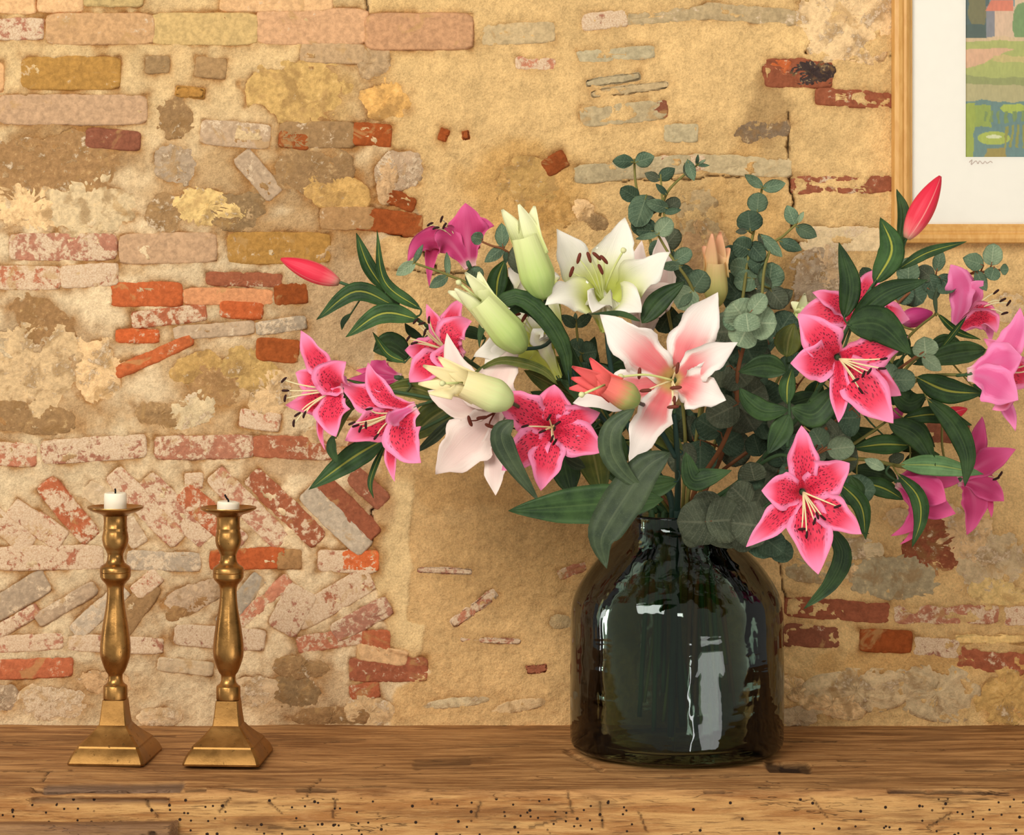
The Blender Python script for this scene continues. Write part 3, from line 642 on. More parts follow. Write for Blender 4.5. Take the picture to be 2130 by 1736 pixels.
groove((95,1634), (372,1632), .0052, 2.2, .9, 1, 1); groove((70,1664), (345,1666), .0035, 9, .6, 2, 1)
groove((1606,1588), (1672,1590), .0068, 3.5, .85, 3); groove((1628,1587), (1656,1588), .0045, 2.5, 1.0, 23); groove((870,1583), (970,1580), .006, 1, .35, 4)
groove((1180,1562), (1250,1594), .004, 2, .3, 5)
for i, (a_, b_) in enumerate([((640,1655),(668,1612)),((560,1668),(585,1690)),((1180,1640),(1190,1690)),((700,1660),(690,1700)),((1780,1660),(1815,1662)),((1250,1670),(1252,1720)),((480,1658),(455,1690)),((1000,1668),(990,1700)),((1500,1610),(1560,1606)),((1690,1660),(1720,1700)),((60,1602),(150,1600)),((100,1605),(90,1622)),((1850,1640),(2100,1648)),((300,1665),(330,1700)),((1330,1690),(1345,1730)),((1930,1720),(1980,1690)),((560,1720),(640,1726)),((1100,1722),(1180,1700))]):
    groove(a_, b_, .0010, 2.2, .7, 40 + i)
rr_ = random.Random(5)
for i in range(26):
    px = rr_.uniform(0, 2130); py = rr_.uniform(1520, 1640); groove((px, py), (px + rr_.uniform(20, 130), py + rr_.uniform(-3, 3)), .0010, 1.4, .55, 80 + i)
# normal direction of the section
ny = np.where(FR > .999, -1.0, -np.sin(FR * math.pi / 2)); nz = np.where(FR > .999, 0.0, np.cos(FR * math.pi / 2))
beamcol = np.stack([hole, sst(.45, 1.0, FR), dark], -1)
mantel = empty('mantel_beam', (0, -.2, -.0)); tag(mantel, 'thick old oak mantel beam with worm holes and splits under the vase', 'mantel')
beam = grid_object('beam', BX, BY + ny * gr / 1000, BZ + nz * (gr - 1.6) / 1000, beamcol, MAT['oak'], mantel)
# solid back of the beam
m = MB(); x0, x1 = xs[0] + .002, xs[-1] - .002
m.add([(x0, .03, -.03), (x1, .03, -.03), (x1, DF + .02, -.03), (x0, DF + .02, -.03), (x0, .03, -.165), (x1, .03, -.165), (x1, DF + .02, -.165), (x0, DF + .02, -.165)],
      [(0, 1, 2, 3), (7, 6, 5, 4), (0, 4, 5, 1), (1, 5, 6, 2), (2, 6, 7, 3), (3, 7, 4, 0)], 0, None, False)
m.build('beam_core', MAT['oak'], mantel)
# darker worn block at the lower left of the front
bw = np.arange(-.80, 1e-9 + (370 - CX) * 2.975 / F, .0023); sb = []
for y in np.arange(DF + .01, DF - .0185, -.0022): sb.append((y, -.0345, 0))
for k in range(7):
    a = k / 6 * math.pi / 2; sb.append((DF - .0185 - .007 * math.sin(a), -.0345 - .007 + .007 * math.cos(a), k / 6))
for z in np.arange(-.043, -.16, -.0022): sb.append((DF - .0255, z, 1))
sb = np.array(sb); QX, QI = np.meshgrid(bw, np.arange(len(sb)))
g2 = (fbm(QX * 1000, QI * 26.0, 300, 401, 4) - .5) * 5 + (fbm(QX * 1000, QI * 3.0, 40, 411, 4) - .5) * 4
endf = sst(bw[-1] - .008, bw[-1], QX); QYf = sb[QI, 0]; fr2 = sb[QI, 2]
hb = np.zeros_like(QX)
for i, (a_, b_) in enumerate([((300, 22), (285, 60)), ((318, 20), (318, 58)), ((118, 26), (100, 70)), ((100, 40), (160, 50)), ((60, 30), (40, 70)), ((200, 34), (260, 40)), ((330, 30), (350, 70))]):
    x0 = (a_[0] - CX) * 2.975 / F; x1 = (b_[0] - CX) * 2.975 / F; wob = (fbm(QX * 1000, QI * 2.2, 12, 420 + i, 3) - .5)
    t = np.clip(((QX - x0) * (x1 - x0) * 1e6 + (QI - a_[1]) * 2.2 * (b_[1] - a_[1]) * 2.2) / (((x1 - x0) * 1e3) ** 2 + ((b_[1] - a_[1]) * 2.2) ** 2 + 1e-6), 0, 1)
    d = np.hypot((QX - x0 - t * (x1 - x0)) * 1e3, (QI - a_[1] - t * (b_[1] - a_[1])) * 2.2) + wob * 7; g_ = sst(3.4, 1.2, d); g2 = g2 - g_ * 4; hb = np.maximum(hb, g_ * .8)
c2 = np.stack([hb, fr2 * .0 + .2, np.full_like(QX, .55) * (.5 + .9 * fbm(QX * 1000, QI * 20.0, 200, 431, 3))], -1)
grid_object('corner_block', QX, QYf - fr2 * g2 / 1000 + endf * .02, sb[QI, 1] + (1 - fr2) * g2 / 1600, c2, MAT['oak'], mantel)

# ------------------------------------------------------------------ framed picture on the wall (runs out of the photo at the top right)
PX0, PX1, PY0, PY1 = 1853, 2458, -320, 506
pic = empty('framed_picture', P((PX0 + PX1) / 2, PY1, 3.39)); tag(pic, 'pine framed landscape print with wide cream mat on the brick wall', 'picture')
RW = 40 * S
def rail(pa, pb, inward):
    """moulded rail with mitred ends: pa, pb outer corners on the wall"""
    prof = [(0, -.002), (0, .017), (.0012, .0195), (.006, .0215), (.0105, .0205), (.0125, .0185), (.0135, .0185), (.0155, .0195), (.019, .0175), (.0215, .0135), (RW, .0125), (RW, -.002)]
    d = (pb - pa).normalized(); V = []
    for end, sg in ((pa, 1), (pb, -1)):
        for w, h in prof:
            p = end + inward * w + d * (w * sg); V.append((p.x, p.y - h, p.z))
    n = len(prof); Fc = [(i, (i + 1) % n, n + (i + 1) % n, n + i) for i in range(n)] + [tuple(range(n))[::-1], tuple(range(n, 2 * n))]
    m = MB(); m.add(V, Fc); m.build('frame_rail', MAT['pine'], pic, sharp=.5)
yb = .0 - .006
def PW(px, py, y=yb): v = P(px, py, 3.4); v.y = y; return v
a, b, c, d = PW(PX0, PY0), PW(PX1, PY0), PW(PX1, PY1), PW(PX0, PY1)
rail(a, b, Vector((0, 0, -1))); rail(b, c, Vector((-1, 0, 0))); rail(d, c, Vector((0, 0, 1))); rail(a, d, Vector((1, 0, 0)))
def slab(m, px0, py0, px1, py1, y0, y1, mi=0):
    q = [PW(px0, py0, y0), PW(px1, py0, y0), PW(px1, py1, y0), PW(px0, py1, y0), PW(px0, py0, y1), PW(px1, py0, y1), PW(px1, py1, y1), PW(px0, py1, y1)]
    m.add(q, [(0, 1, 2, 3), (7, 6, 5, 4), (0, 4, 5, 1), (1, 5, 6, 2), (2, 6, 7, 3), (3, 7, 4, 0)], mi, None, False)
R0, R1, R2, R3 = 2005, 2310, -190, 327
m = MB(); slab(m, PX0 + 36, PY0 + 36, R0, PY1 - 34, yb - .0075, yb - .005); slab(m, R1, PY0 + 36, PX1 - 36, PY1 - 34, yb - .0075, yb - .005)
slab(m, R0, PY0 + 36, R1, R2, yb - .0075, yb - .005); slab(m, R0, R3, R1, PY1 - 34, yb - .0075, yb - .005); m.build('mat_board', MAT['mat'], pic)
m = MB(); slab(m, PX0 + 34, PY0 + 34, PX1 - 34, PY1 - 32, yb - .0105, yb - .0087); m.build('glass_pane', MAT['pane'], pic)
px = np.arange(R0 - 4, R1 + 5, 1.6); py = np.arange(R2 - 4, R3 + 5, 1.6); GX, GY = np.meshgrid(px, py)
wob = (fbm(GX, GY, 30, 501, 3) - .5) * 16; wy = (fbm(GX, GY, 40, 511, 3) - .5) * 14; X_ = GX + wob; Y_ = GY + wy
K = np.empty(GX.shape + (3,)); K[:] = srgb((170, 190, 190))
def paint(mask, col, soft=None): K[mask] = srgb(col)
paint(Y_ > -40, (120, 150, 150)); paint((Y_ > -30) & (X_ < 2052), (58, 92, 96)); paint((np.abs(X_ - 2028 - (Y_ - 20) * .1) < 16) & (Y_ < 52), (116, 112, 70)); paint((X_ < 2050) & (Y_ > 50), (52, 84, 80))
paint((GX > 2048) & (GX < 2066) & (GY > 14) & (GY < 84), (132, 134, 142)); paint((GX >= 2066) & (GX < 2150) & (GY > 14) & (GY < 84), (224, 190, 158))
paint((GX > 2048 + (22 - GY) * .5) & (GX < 2104) & (GY > 2) & (GY < 25) & (GX - 2040 > (26 - GY) * .2), (226, 126, 96)); paint((GX > 2108) & (GY > -60) & (GY < 14), (228, 196, 160))
paint(((X_ - 2128) / 30) ** 2 + ((Y_ - 52) / 44) ** 2 < 1, (116, 152, 92)); paint((X_ > 2160) & (Y_ > -80) & (Y_ < 90), (88, 130, 96))
paint(Y_ > 80, (222, 190, 148)); paint((Y_ > 88) & (Y_ < 175), (176, 182, 100)); paint((Y_ > 102 + (X_ - 2005) * .02) & (Y_ < 146 - (X_ - 2005) * .42), (224, 176, 140)); paint((Y_ > 118) & (Y_ < 130) & (X_ > 2060), (206, 186, 120))
paint((Y_ >= 160) & (Y_ < 190), (150, 156, 92)); paint((Y_ >= 176) & (Y_ < 216), (186, 174, 124)); paint(Y_ >= 212, (96, 134, 132)); paint((X_ < 2058) & (Y_ > 220) & (Y_ < 268), (150, 168, 66)); paint((X_ < 2022) & (Y_ >= 216), (158, 172, 60))
paint(((X_ - 2103) / 25) ** 2 + ((Y_ - 226) / 10) ** 2 < 1, (176, 190, 70)); paint(((GX - 2064) / 34) ** 2 + ((GY - 288) / 14) ** 2 < 1, (176, 188, 72)); paint(((GX - 2064) / 16) ** 2 + ((GY - 285) / 4) ** 2 < 1, (226, 226, 180))
paint((np.sin(X_ * .5) > .2) & (X_ > 2080) & (Y_ > 262) & (Y_ < 306), (150, 148, 58)); paint((X_ > 2050) & (X_ < 2090) & (Y_ > 306), (160, 140, 60)); paint((np.sin(X_ * .4 + 1) > .3) & (Y_ > 232) & (Y_ < 256) & (X_ > 2040), (120, 146, 78))
paint((X_ > 2150) & (Y_ > 230) & (np.sin(Y_ * .16) > .1), (140, 160, 76))
K *= (.86 + .3 * fbm(GX * 3, GY, 9, 521, 3))[..., None]
mn = srgb((236, 226, 204)); K += (mn - K) * .12
grid_object('painted_print', (GX - CX) * S, np.full_like(GX, yb - .0052), CAMZ - (GY - CY) * S, K, MAT['print'], pic)
m = MB(); sx = [2012, 2018, 2016, 2026, 2030, 2034, 2040, 2045, 2049, 2056, 2060]; sy = [338, 333, 343, 335, 341, 335, 341, 336, 340, 336, 339]
m.tube(catmull([PW(x, y, yb - .0079) for x, y in zip(sx, sy)], 40), .00045, 4); m.build('pencil_signature', MAT['pencil'], pic)

# ------------------------------------------------------------------ candlesticks
def candlestick(axis_px, base_py, D, rot, label, label_c, cand_h, flip):
    k = D / F; cx = (axis_px - CX) * k; cy = D - D0; zz = lambda y: (1592 - y) * k
    root = empty('candlestick', (cx, cy, 0)); tag(root, label, 'candlestick', 'brass candlesticks')
    # square stepped foot
    pr = [(1592, 79), (1588, 79.5), (1576, 75), (1566, 69), (1562, 65.5), (1560, 64.5), (1557, 64), (1553, 60), (1545, 51), (1536, 42), (1527, 34), (1522, 30.5), (1521, 29), (1519, 28.6), (1500, 26), (1471, 23)]
    m = MB(); V = []; ca, sa = math.cos(rot), math.sin(rot)
    for y, hw in pr:
        a = hw * k; q = min(a * .09, .0028)
        for x_, y_ in ((-a + q, -a), (a - q, -a), (a, -a + q), (a, a - q), (a - q, a), (-a + q, a), (-a, a - q), (-a, -a + q)):
            y_ *= 1 + .24 * max(0, hw - 24) / 56
            V.append((cx + x_ * ca - y_ * sa, cy + x_ * sa + y_ * ca, zz(y)))
    n = len(pr); Fc = []
    for i in range(n - 1):
        for j in range(8): Fc.append((i * 8 + j, i * 8 + (j + 1) % 8, (i + 1) * 8 + (j + 1) % 8, (i + 1) * 8 + j))
    Fc += [tuple(range(8))[::-1], tuple((n - 1) * 8 + j for j in range(8))]
    m.add(V, Fc); m.build('foot', MAT['brass_dull'], root, sharp=.42)
    st = [(1471, 22), (1470, 25), (1468, 25.5), (1444, 25), (1442, 24), (1440, 20.5), (1436, 17), (1430, 15), (1423, 15), (1419, 15.5), (1417, 17), (1413, 20), (1404, 24), (1394, 27.5), (1382, 31), (1370, 32), (1356, 31.5), (1340, 29.8), (1320, 27), (1300, 23.5), (1283, 20.5), (1265, 18.3), (1247, 17.3), (1238, 18), (1232, 20), (1226, 25), (1223, 28), (1221, 29.5), (1218, 30.5), (1217.5, 31.5), (1215, 32), (1208, 32.2), (1207, 31.3), (1206, 32.2), (1199, 32), (1196, 30.5), (1193, 27), (1191, 24), (1188, 20), (1182, 17.5), (1174, 16.5), (1168, 17), (1166, 18.5), (1164, 18.7), (1158, 22), (1150, 25.5), (1141, 27.2), (1133, 27.3), (1125, 25.6), (1119, 24.3), (1117, 25), (1114, 25), (1112, 24), (1100, 24), (1092, 24.6), (1089, 26)]
    m = MB(); m.lathe([(r * k, zz(y)) for y, r in st], (cx, cy, 0), 56); m.build('stem', MAT['brass'], root, sharp=.7)
    pan = [(1091, 23), (1088, 27), (1085, 33), (1081, 46), (1077, 54), (1074, 58), (1072, 58.6), (1070.5, 58), (1072, 55), (1075, 48), (1077.5, 36), (1078.5, 25), (1079, 8)]
    m = MB(); m.lathe([(r * k, zz(y)) for y, r in pan], (cx, cy, 0), 56); m.build('drip_pan', MAT['brass'], root, sharp=.7)
    ct = 1078 - cand_h
    c = empty('candle', (cx, cy, zz(1078))); tag(c, label_c, 'candle', 'candle stubs in the candlesticks')
    rs = random.Random(axis_px); prf = [(10 * k, zz(1077.8)), (23 * k, zz(1077.6)), (23.6 * k, zz(1076)), (23.4 * k, zz(ct + 4)), (22.4 * k, zz(ct + 1)), (20.5 * k, zz(ct)), (14 * k, zz(ct + 3)), (4 * k, zz(ct + 4))]
    m = MB(); m.lathe(prf, (cx, cy, 0), 32)
    if flip:   # lopsided melted rim
        m.v = [(x, y, z - max(0, (x - cx)) * .12 * (1 if z > zz(1070) else 0)) for x, y, z in m.v]
    m.build('wax', MAT['wax'], c)
    m = MB(); t = zz(ct + 4)
    m.tube(catmull([(cx, cy, t - .003), (cx, cy, t + .003), (cx - (.002 if flip else 0), cy, t + .0055), (cx - (.004 if flip else .0005), cy - .0005, t + (.0095 if flip else .0065))], 8), .0011, 6)
    m.build('wick', MAT['wick'], c)
candlestick(240, 1592, 3.180, -.08, 'left brass candlestick holding the taller cream candle stub, smooth golden foot', 'taller cream candle stub in the left brass candlestick', 36, False)
candlestick(475, 1594, 3.176, -.07, 'right brass candlestick holding the short burnt-down stub, more pitted and tarnished foot', 'short burnt-down candle stub with bent wick in the right candlestick', 20, True)

# ------------------------------------------------------------------ vase
VD = 3.232; VK = VD / F; VX = (1408 - CX) * VK; VY = VD - D0
vz = lambda y: (1558 - y) * VK
outer = [(150, 1557.5), (200, 1557), (212, 1553), (219, 1546), (221.5, 1536), (222, 1520), (222, 1460), (222.5, 1400), (222, 1340), (221.5, 1290), (220, 1268), (216.5, 1248), (210, 1230), (200, 1212), (187, 1192), (170, 1170), (152, 1150), (136, 1134), (123, 1120), (113, 1108), (107.5, 1097), (105.5, 1088), (106, 1080), (108.5, 1074), (108.5, 1070), (106, 1067.5)]
innr = [(102, 1068), (99.5, 1075), (98.5, 1088), (100, 1097), (107, 1111), (118, 1124), (131, 1138), (147, 1154), (165, 1174), (182, 1196), (194, 1215), (203, 1232), (209, 1250), (212.5, 1270), (214, 1292), (214.5, 1340), (215, 1400), (214.5, 1460), (214.5, 1515), (212, 1528), (204, 1535), (180, 1538), (90, 1538)]
m = MB(); m.lathe([(r * VK, vz(y)) for r, y in outer + innr], (VX, VY, 0), 96)
m.f = m.f[:-2]; m.m = m.m[:-2]; m.sm = m.sm[:-2]
n_ = 96; Lr = len(outer + innr)
m.f += [tuple(range(n_))[::-1], tuple((Lr - 1) * n_ + k for k in range(n_))]; m.m += [0, 0]; m.sm += [True, True]
vase = m.build('vase', MAT['vase'], None, origin=(VX, VY, 0.0)); vase.location.z = 0.0
tag(vase, 'large smoky green glass vase with wide shoulders and short neck holding the lilies', 'vase')
# ------------------------------------------------------------------ bouquet helpers
SKY = Vector((0, 0, 1))
def sheet(m, pts, width, prof, inner, roll=0.0, view=1.0, side=None, cup=0.0, fold=0.0, ruf=0.0, seed=0, nu=6, thick=.0004, mats=(0, 0), twist=0.0, want=0, rag=0.0):
    """a leaf or petal: a two-sided sheet with thickness along a curve. inner = direction its upper face looks"""
    n = len(pts); rs = random.Random(seed); ph = [rs.uniform(0, 6.28) for _ in range(4)]; fr = rs.uniform(1.6, 2.6)
    F_ = []; Nn = []; UV = []; Ts = []
    for i, p in enumerate(pts):
        t = (pts[min(i + 1, n - 1)] - pts[max(i - 1, 0)]).normalized(); Ts.append(t)
    Ss = []
    for i, p in enumerate(pts):
        t = Ts[i]; sv = t.cross((CAMP - p).normalized()); sv = sv.normalized() if sv.length > 1e-3 else None
        if side is not None:
            s = side - t * side.dot(t); s = s.normalized() if s.length > 1e-3 else (sv or t.orthogonal())
            if sv is not None and view > 0:
                if s.dot(sv) < 0: s = -s
                s = (s * (1 - view) + sv * view).normalized()
        else: s = sv or t.orthogonal().normalized()
        if Ss and s.dot(Ss[-1]) < 0: s = -s
        Ss.append(s)
    k = int(n * .55); nm = Ss[k].cross(Ts[k])
    sg = 1.0
    if want: sg = want if nm.dot((CAMP - pts[k]).normalized()) > 0 else -want
    elif nm.dot(inner) < 0: sg = -1.0
    for i, p in enumerate(pts):
        v = i / (n - 1); t = Ts[i]; s = Ss[i]; nr = s.cross(t) * sg
        a = roll + twist * (v - .4)
        if a: q = Matrix.Rotation(a, 3, t); s = q @ s; nr = q @ nr
        w = max(prof(v) * width * .5, .0002)
        for j in range(nu + 1):
            u = j / nu * 2 - 1; au = abs(u)
            hgt = cup * w * (au ** 1.8) + fold * w * au
            if ruf: hgt += ruf * w * au ** 2 * math.sin(fr * v * 6.28 + ph[0 if u < 0 else 1]) * min(1, v * 3)
            wj = w * (1 + (ruf * .35 * math.sin(fr * 1.7 * v * 6.28 + ph[2 if u < 0 else 3]) if ruf else 0) * au + (rag * rs.uniform(-1, 1) if rag and au > .99 else 0))
            F_.append(p + s * (u * wj) + nr * hgt); Nn.append(nr); UV.append((j / nu, v))
    W = nu + 1; N = n * W
    V = [f + q * thick * .5 for f, q in zip(F_, Nn)] + [f - q * thick * .5 for f, q in zip(F_, Nn)]
    fa = []; fb = []; rim = []
    flip = sg < 0
    for i in range(n - 1):
        for j in range(nu):
            a, b, c, d = i * W + j, i * W + j + 1, (i + 1) * W + j + 1, (i + 1) * W + j
            # face order so that the top sheet looks along nr
            fa.append((a, b, c, d) if not flip else (d, c, b, a)); fb.append((N + d, N + c, N + b, N + a) if not flip else (N + a, N + b, N + c, N + d))
        for j in (0, nu):
            a, d = i * W + j, (i + 1) * W + j; rim.append((a, N + a, N + d, d))
    for j in range(nu):
        rim.append((j, N + j, N + j + 1, j + 1)); o = (n - 1) * W; rim.append((o + j, N + o + j, N + o + j + 1, o + j + 1))
    base = len(m.v); m.add(V, fa, mats[0], UV + UV)
    for fs, mi in ((fb, mats[1]), (rim, mats[0])):
        for f in fs: m.f.append(tuple(x + base for x in f)); m.m.append(mi); m.sm.append(True)
pf_petal = lambda v: (.28 + .72 * (min(1, v / .6) ** 1.35) if v < .6 else 1) * (1 if v < .6 else max(0, (1 - ((v - .6) / .4) ** 1.75)) ** .9)
pf_leaf = lambda v: max(.02, (math.sin(math.pi * min(1, v ** .82)) ** .85)) if v < 1 else .01
pf_lance = lambda v: max(.02, (min(1, v / .22) ** .6) * (1 - max(0, (v - .25) / .75) ** 1.7))
pf_round = lambda v: max(.05, math.sqrt(max(0, 1 - (2 * v - 1) ** 2)) * (.93 + .14 * (1 - v)))
pf_oval = lambda v: max(.04, math.sin(math.pi * v ** .9) ** .75)

class Plant:
    """one cut stem of the bouquet: an Empty at its foot in the vase, stem, leaves, flowers, buds"""
    def __init__(self, name, label, cat, paths, D=3.2, group=None, foot=(1408, 1500), neck=None, smat='stem_green', r=.0028):
        self.D = D; fp = P(foot[0], foot[1], 3.232); self.root = empty(name, fp); tag(self.root, label, cat, group)
        self.samples = []; m = MB(); self.smat = smat
        for k, path in enumerate(paths):
            pts = [P(q[0], q[1], q[2] if len(q) > 2 else D) for q in path]
            if k == 0:
                pts.append(P(neck[0], 1062, neck[2] if len(neck) > 2 else 3.232)); pts.append(P(neck[0], 1100, neck[2] if len(neck) > 2 else 3.232)); pts.append(fp)
            s = catmull(pts, 10 * len(pts)); nn = len(s)
            m.tube(s, [r * (.62 + .38 * min(1, i / nn * 1.6)) * (1 if k == 0 else .75) for i in range(nn)], 8); self.samples += s
        self.stem = m.build('stem', MAT[smat], self.root)
    def near(self, p): return min(self.samples, key=lambda q: (q - p).length)
    def leaf(self, pts, w, mat='leaf_dark', dD=0.0, fold=.25, roll=None, prof=pf_leaf, seed=None, D=None, lift=.0, attach=70):
        D = (self.D if D is None else D) + dD; seed = seed if seed is not None else int(pts[0][0] * 7 + pts[0][1] * 3 + pts[-1][0])
        rs = random.Random(seed); n = len(pts)
        q = [P(p[0], p[1], p[2] if len(p) > 2 else D + lift * (i / (n - 1)) ** 1.5) for i, p in enumerate(pts)]
        s = catmull(q, 17); m = MB(); roll = rs.uniform(-.35, .35) if roll is None else roll
        sheet(m, s, w * D / F / max(.6, math.cos(roll)), prof, Vector((0, -1, .6)), roll=roll, fold=fold, cup=-.12, ruf=.05, seed=seed, nu=6, thick=.0005, want=1)
        b = self.near(s[0])
        if (b - s[0]).length < attach * D / F * 1.6 and (b - s[0]).length > .001:
            mid = s[0] * .5 + b * .5 - (s[1] - s[0]) * .5
            m.tube(catmull([b, mid, s[0], s[1]], 8), [.0012, .0012, .0011, .001, .001, .001, .0009, .0006], 6, 1)
        return m.build('leaf', [MAT[mat], MAT[self.smat]], self.root)
    def euc(self, b, t, w, mat='euc_mid', D=None, roll=None, prof=pf_round, cup=.18, tilt=0.0, attach=80):
        D = self.D if D is None else D; rs = random.Random(int(b[0] * 5 + b[1] * 3 + t[0] * 11 + t[1]))
        p0 = P(b[0], b[1], D); p1 = P(t[0], t[1], D + (tilt if tilt else rs.uniform(-.012, .006)))
        mid = (p0 + p1) * .5 + Vector((0, -1, 0)) * (p1 - p0).length * rs.uniform(-.08, .1)
        s = catmull([p0, mid, p1], 13); m = MB(); roll = rs.uniform(-.25, .25) if roll is None else roll
        sheet(m, s, w * D / F, prof, Vector((0, -1, .5)), roll=roll, cup=cup * (1 if rs.random() < .7 else -1), ruf=.05, seed=int(b[0] + t[1]), nu=8, thick=.0005, want=1)
        q = self.near(p0)
        if attach and .0012 < (q - p0).length < attach * D / F:
            m.tube([q, q * .5 + p0 * .5 + Vector((0, .001, 0)), p0, s[2]], [.0011, .001, .0009, .0006], 6, 1)
        return m.build('leaf', [MAT[mat], MAT[self.smat]], self.root)
    def flower(self, kind, C, A, petals, anthers=(), P0=None, tr=55, D=None, stig=None, filc=None):
        """C throat pixel, A facing (x right, toward viewer, up); petals (tipx, tipy, width, dD, view, curl, want)"""
        D = self.D if D is None else D; k = D / F
        ax = Vector((A[0], -A[1], A[2])).normalized(); c = P(C[0], C[1], D)
        p0 = P(P0[0], P0[1], D + (P0[2] if len(P0) > 2 else ax.y * 0 + .0)) if P0 else c - ax * tr * k
        mf = {'star': ('star', 'star_back'), 'mag': ('mag', 'mag_back'), 'white': ('white', 'white_back'), 'blush': ('blush', 'blush_back'), 'pale': ('pale', 'pale')}[kind]
        m = MB(); q = self.near(p0 - ax * .01); d = (p0 - c).normalized()
        m.tube(catmull([q, q * .45 + p0 * .55 + d * .008, p0 - (p0 - c) * .02], 12), .0016, 7)
        m.tube([p0 + d * .002, p0 - d * .004, p0 - d * .009], [.0022, .0034, .003], 8)
        fl = m.build('flower', [MAT['stem_green']], self.root)
        L0 = (c - p0).length
        for i, pt in enumerate(petals):
            tx, ty, w = pt[:3]; dD = pt[3] if len(pt) > 3 else 0.0; view = pt[4] if len(pt) > 4 else .25; curl = pt[5] if len(pt) > 5 else .25; want = pt[6] if len(pt) > 6 else 0
            tip = P(tx, ty, D + dD); R = tip - c; R = R - ax * R.dot(ax)
            R = R.normalized() if R.length > 1e-4 else ax.orthogonal().normalized()
            LL = (tip - c).length
            b0 = p0 + R * .0015 + (tip - p0).normalized() * .001; b1 = c * .75 + p0 * .25 + R * L0 * .2; b2 = c + R * LL * .42 + ax * LL * curl; b3 = tip
            pts = []
            for j in range(26):
                t = j / 25; pts.append(b0 * (1 - t) ** 3 + b1 * 3 * t * (1 - t) ** 2 + b2 * 3 * t * t * (1 - t) + b3 * t ** 3)
            m = MB(); side = ax.cross(R)
            sheet(m, pts, w * k * (1.04 if kind != 'mag' else .92), pf_petal, ax - R * .6, view=view, side=side, cup=.06, fold=.12, ruf=.2 if kind in ('star', 'mag') else .3, seed=int(tx * 3 + ty), nu=10, rag=.0 if kind in ('star', 'mag') else .05, thick=.0006, mats=(0, 1), want=want)
            m.build('petal', [MAT[mf[0]], MAT[mf[1]]], fl)
        fm = filc or ('fil_green' if kind in ('white',) else 'fil'); am = 'anther' if kind in ('star', 'mag') else 'anther_brown'
        for i, an in enumerate(anthers):
            tx, ty = an[:2]; tip = P(tx, ty, D - .016 - .004 * (i % 3) * (1 if len(an) < 4 else 0)); st = c * .8 + p0 * .2; mid = st * .45 + tip * .55 + ax * .006
            m = MB(); fp = catmull([st, mid, tip], 10); m.tube(fp, [.0011, .0011, .0010, .001, .0009, .0009, .0008, .0008, .0007, .0006], 6, 0)
            ang = an[2] if len(an) > 2 else random.Random(int(tx + ty)).uniform(0, 3.14)
            big = 1.25 if am == 'anther_brown' else .85
            e = Vector((math.cos(ang), -.2, math.sin(ang))).normalized() * .0052 * big
            m.tube(catmull([tip - e, tip - e * .4 + ax * .0008, tip + e * .4 + ax * .0008, tip + e], 9), [.0006 * big, .0013 * big, .0016 * big, .0017 * big, .0017 * big, .0017 * big, .0016 * big, .0013 * big, .0006 * big], 7, 1)
            m.build('stamen', [MAT[fm], MAT[am]], fl)
        if stig:
            tip = P(stig[0], stig[1], D - .03); st = c; m = MB(); fp = catmull([st, st * .5 + tip * .5 + Vector((0, -.004, .004)), tip], 12)
            m.tube(fp, .0013, 7); m.tube([tip + (fp[-1] - fp[-2]).normalized() * d_ for d_ in (-.002, -.001, .001, .003, .004)], [.0014, .0028, .0034, .003, .0012], 9, 1)
            m.build('pistil', [MAT['fil_green'], MAT['stigma']], fl)
        return fl
    def closed_bud(self, b, t, w, mat='bud_red', D=None, dD=0.0):
        D = self.D if D is None else D; p0 = P(b[0], b[1], D); p1 = P(t[0], t[1], D + dD); k = D / F; ax = (p1 - p0); L = ax.length; ax.normalize()
        up = ax.orthogonal().normalized(); s = ax.cross(up); m = MB(); V = []; UV = []; Fc = []; n = 30; rows = 22
        for i in range(rows):
            v = i / (rows - 1); r = w * .5 * k * (math.sin(math.pi * min(1, (v * .93 + .05))) ** .72) * (1.08 - .28 * v)
            for j in range(n):
                a = 2 * math.pi * j / n; lob = 1 - .13 * (1 - abs(math.cos(a * 1.5))) ** 3 * math.sin(math.pi * v)
                V.append(p0 + ax * (L * v) + (up * math.cos(a) + s * math.sin(a)) * max(r * lob, .0003)); UV.append((j / n, v))
        for i in range(rows - 1):
            for j in range(n): Fc.append((i * n + j, i * n + (j + 1) % n, (i + 1) * n + (j + 1) % n, (i + 1) * n + j))
        Fc += [tuple(range(n))[::-1], tuple((rows - 1) * n + j for j in range(n))]
        m.add(V, Fc, 0, UV); q = self.near(p0)
        m.tube(catmull([q, q * .5 + p0 * .5 - ax * .004, p0 + ax * .003], 8), .0014, 6, 1)
        return m.build('bud', [MAT[mat], MAT[self.smat]], self.root)
    def open_bud(self, b, e, w, tips, mat, pin, D=None, wt=26, stig=None):
        """bud just opening: swollen body with free petal tips"""
        D = self.D if D is None else D; k = D / F; p0 = P(b[0], b[1], D); p1 = P(e[0], e[1], D - .012); ax = p1 - p0; L = ax.length; ax.normalize()
        up = ax.orthogonal().normalized(); s = ax.cross(up); m = MB(); V = []; UV = []; Fc = []; n = 30; rows = 16
        for i in range(rows):
            v = i / (rows - 1); r = w * .5 * k * (.42 + .58 * math.sin(math.pi * .5 * min(1, v * 2.4))) * (1 - .42 * max(0, v - .35) ** 1.2)
            for j in range(n):
                a = 2 * math.pi * j / n; lob = 1 - .11 * (1 - abs(math.cos(a * 1.5))) ** 3
                V.append(p0 + ax * (L * v) + (up * math.cos(a) + s * math.sin(a)) * max(r * lob * (.6 if i == 0 else 1), .0003)); UV.append((j / n, v * .75))
        for i in range(rows - 1):
            for j in range(n): Fc.append((i * n + j, i * n + (j + 1) % n, (i + 1) * n + (j + 1) % n, (i + 1) * n + j))
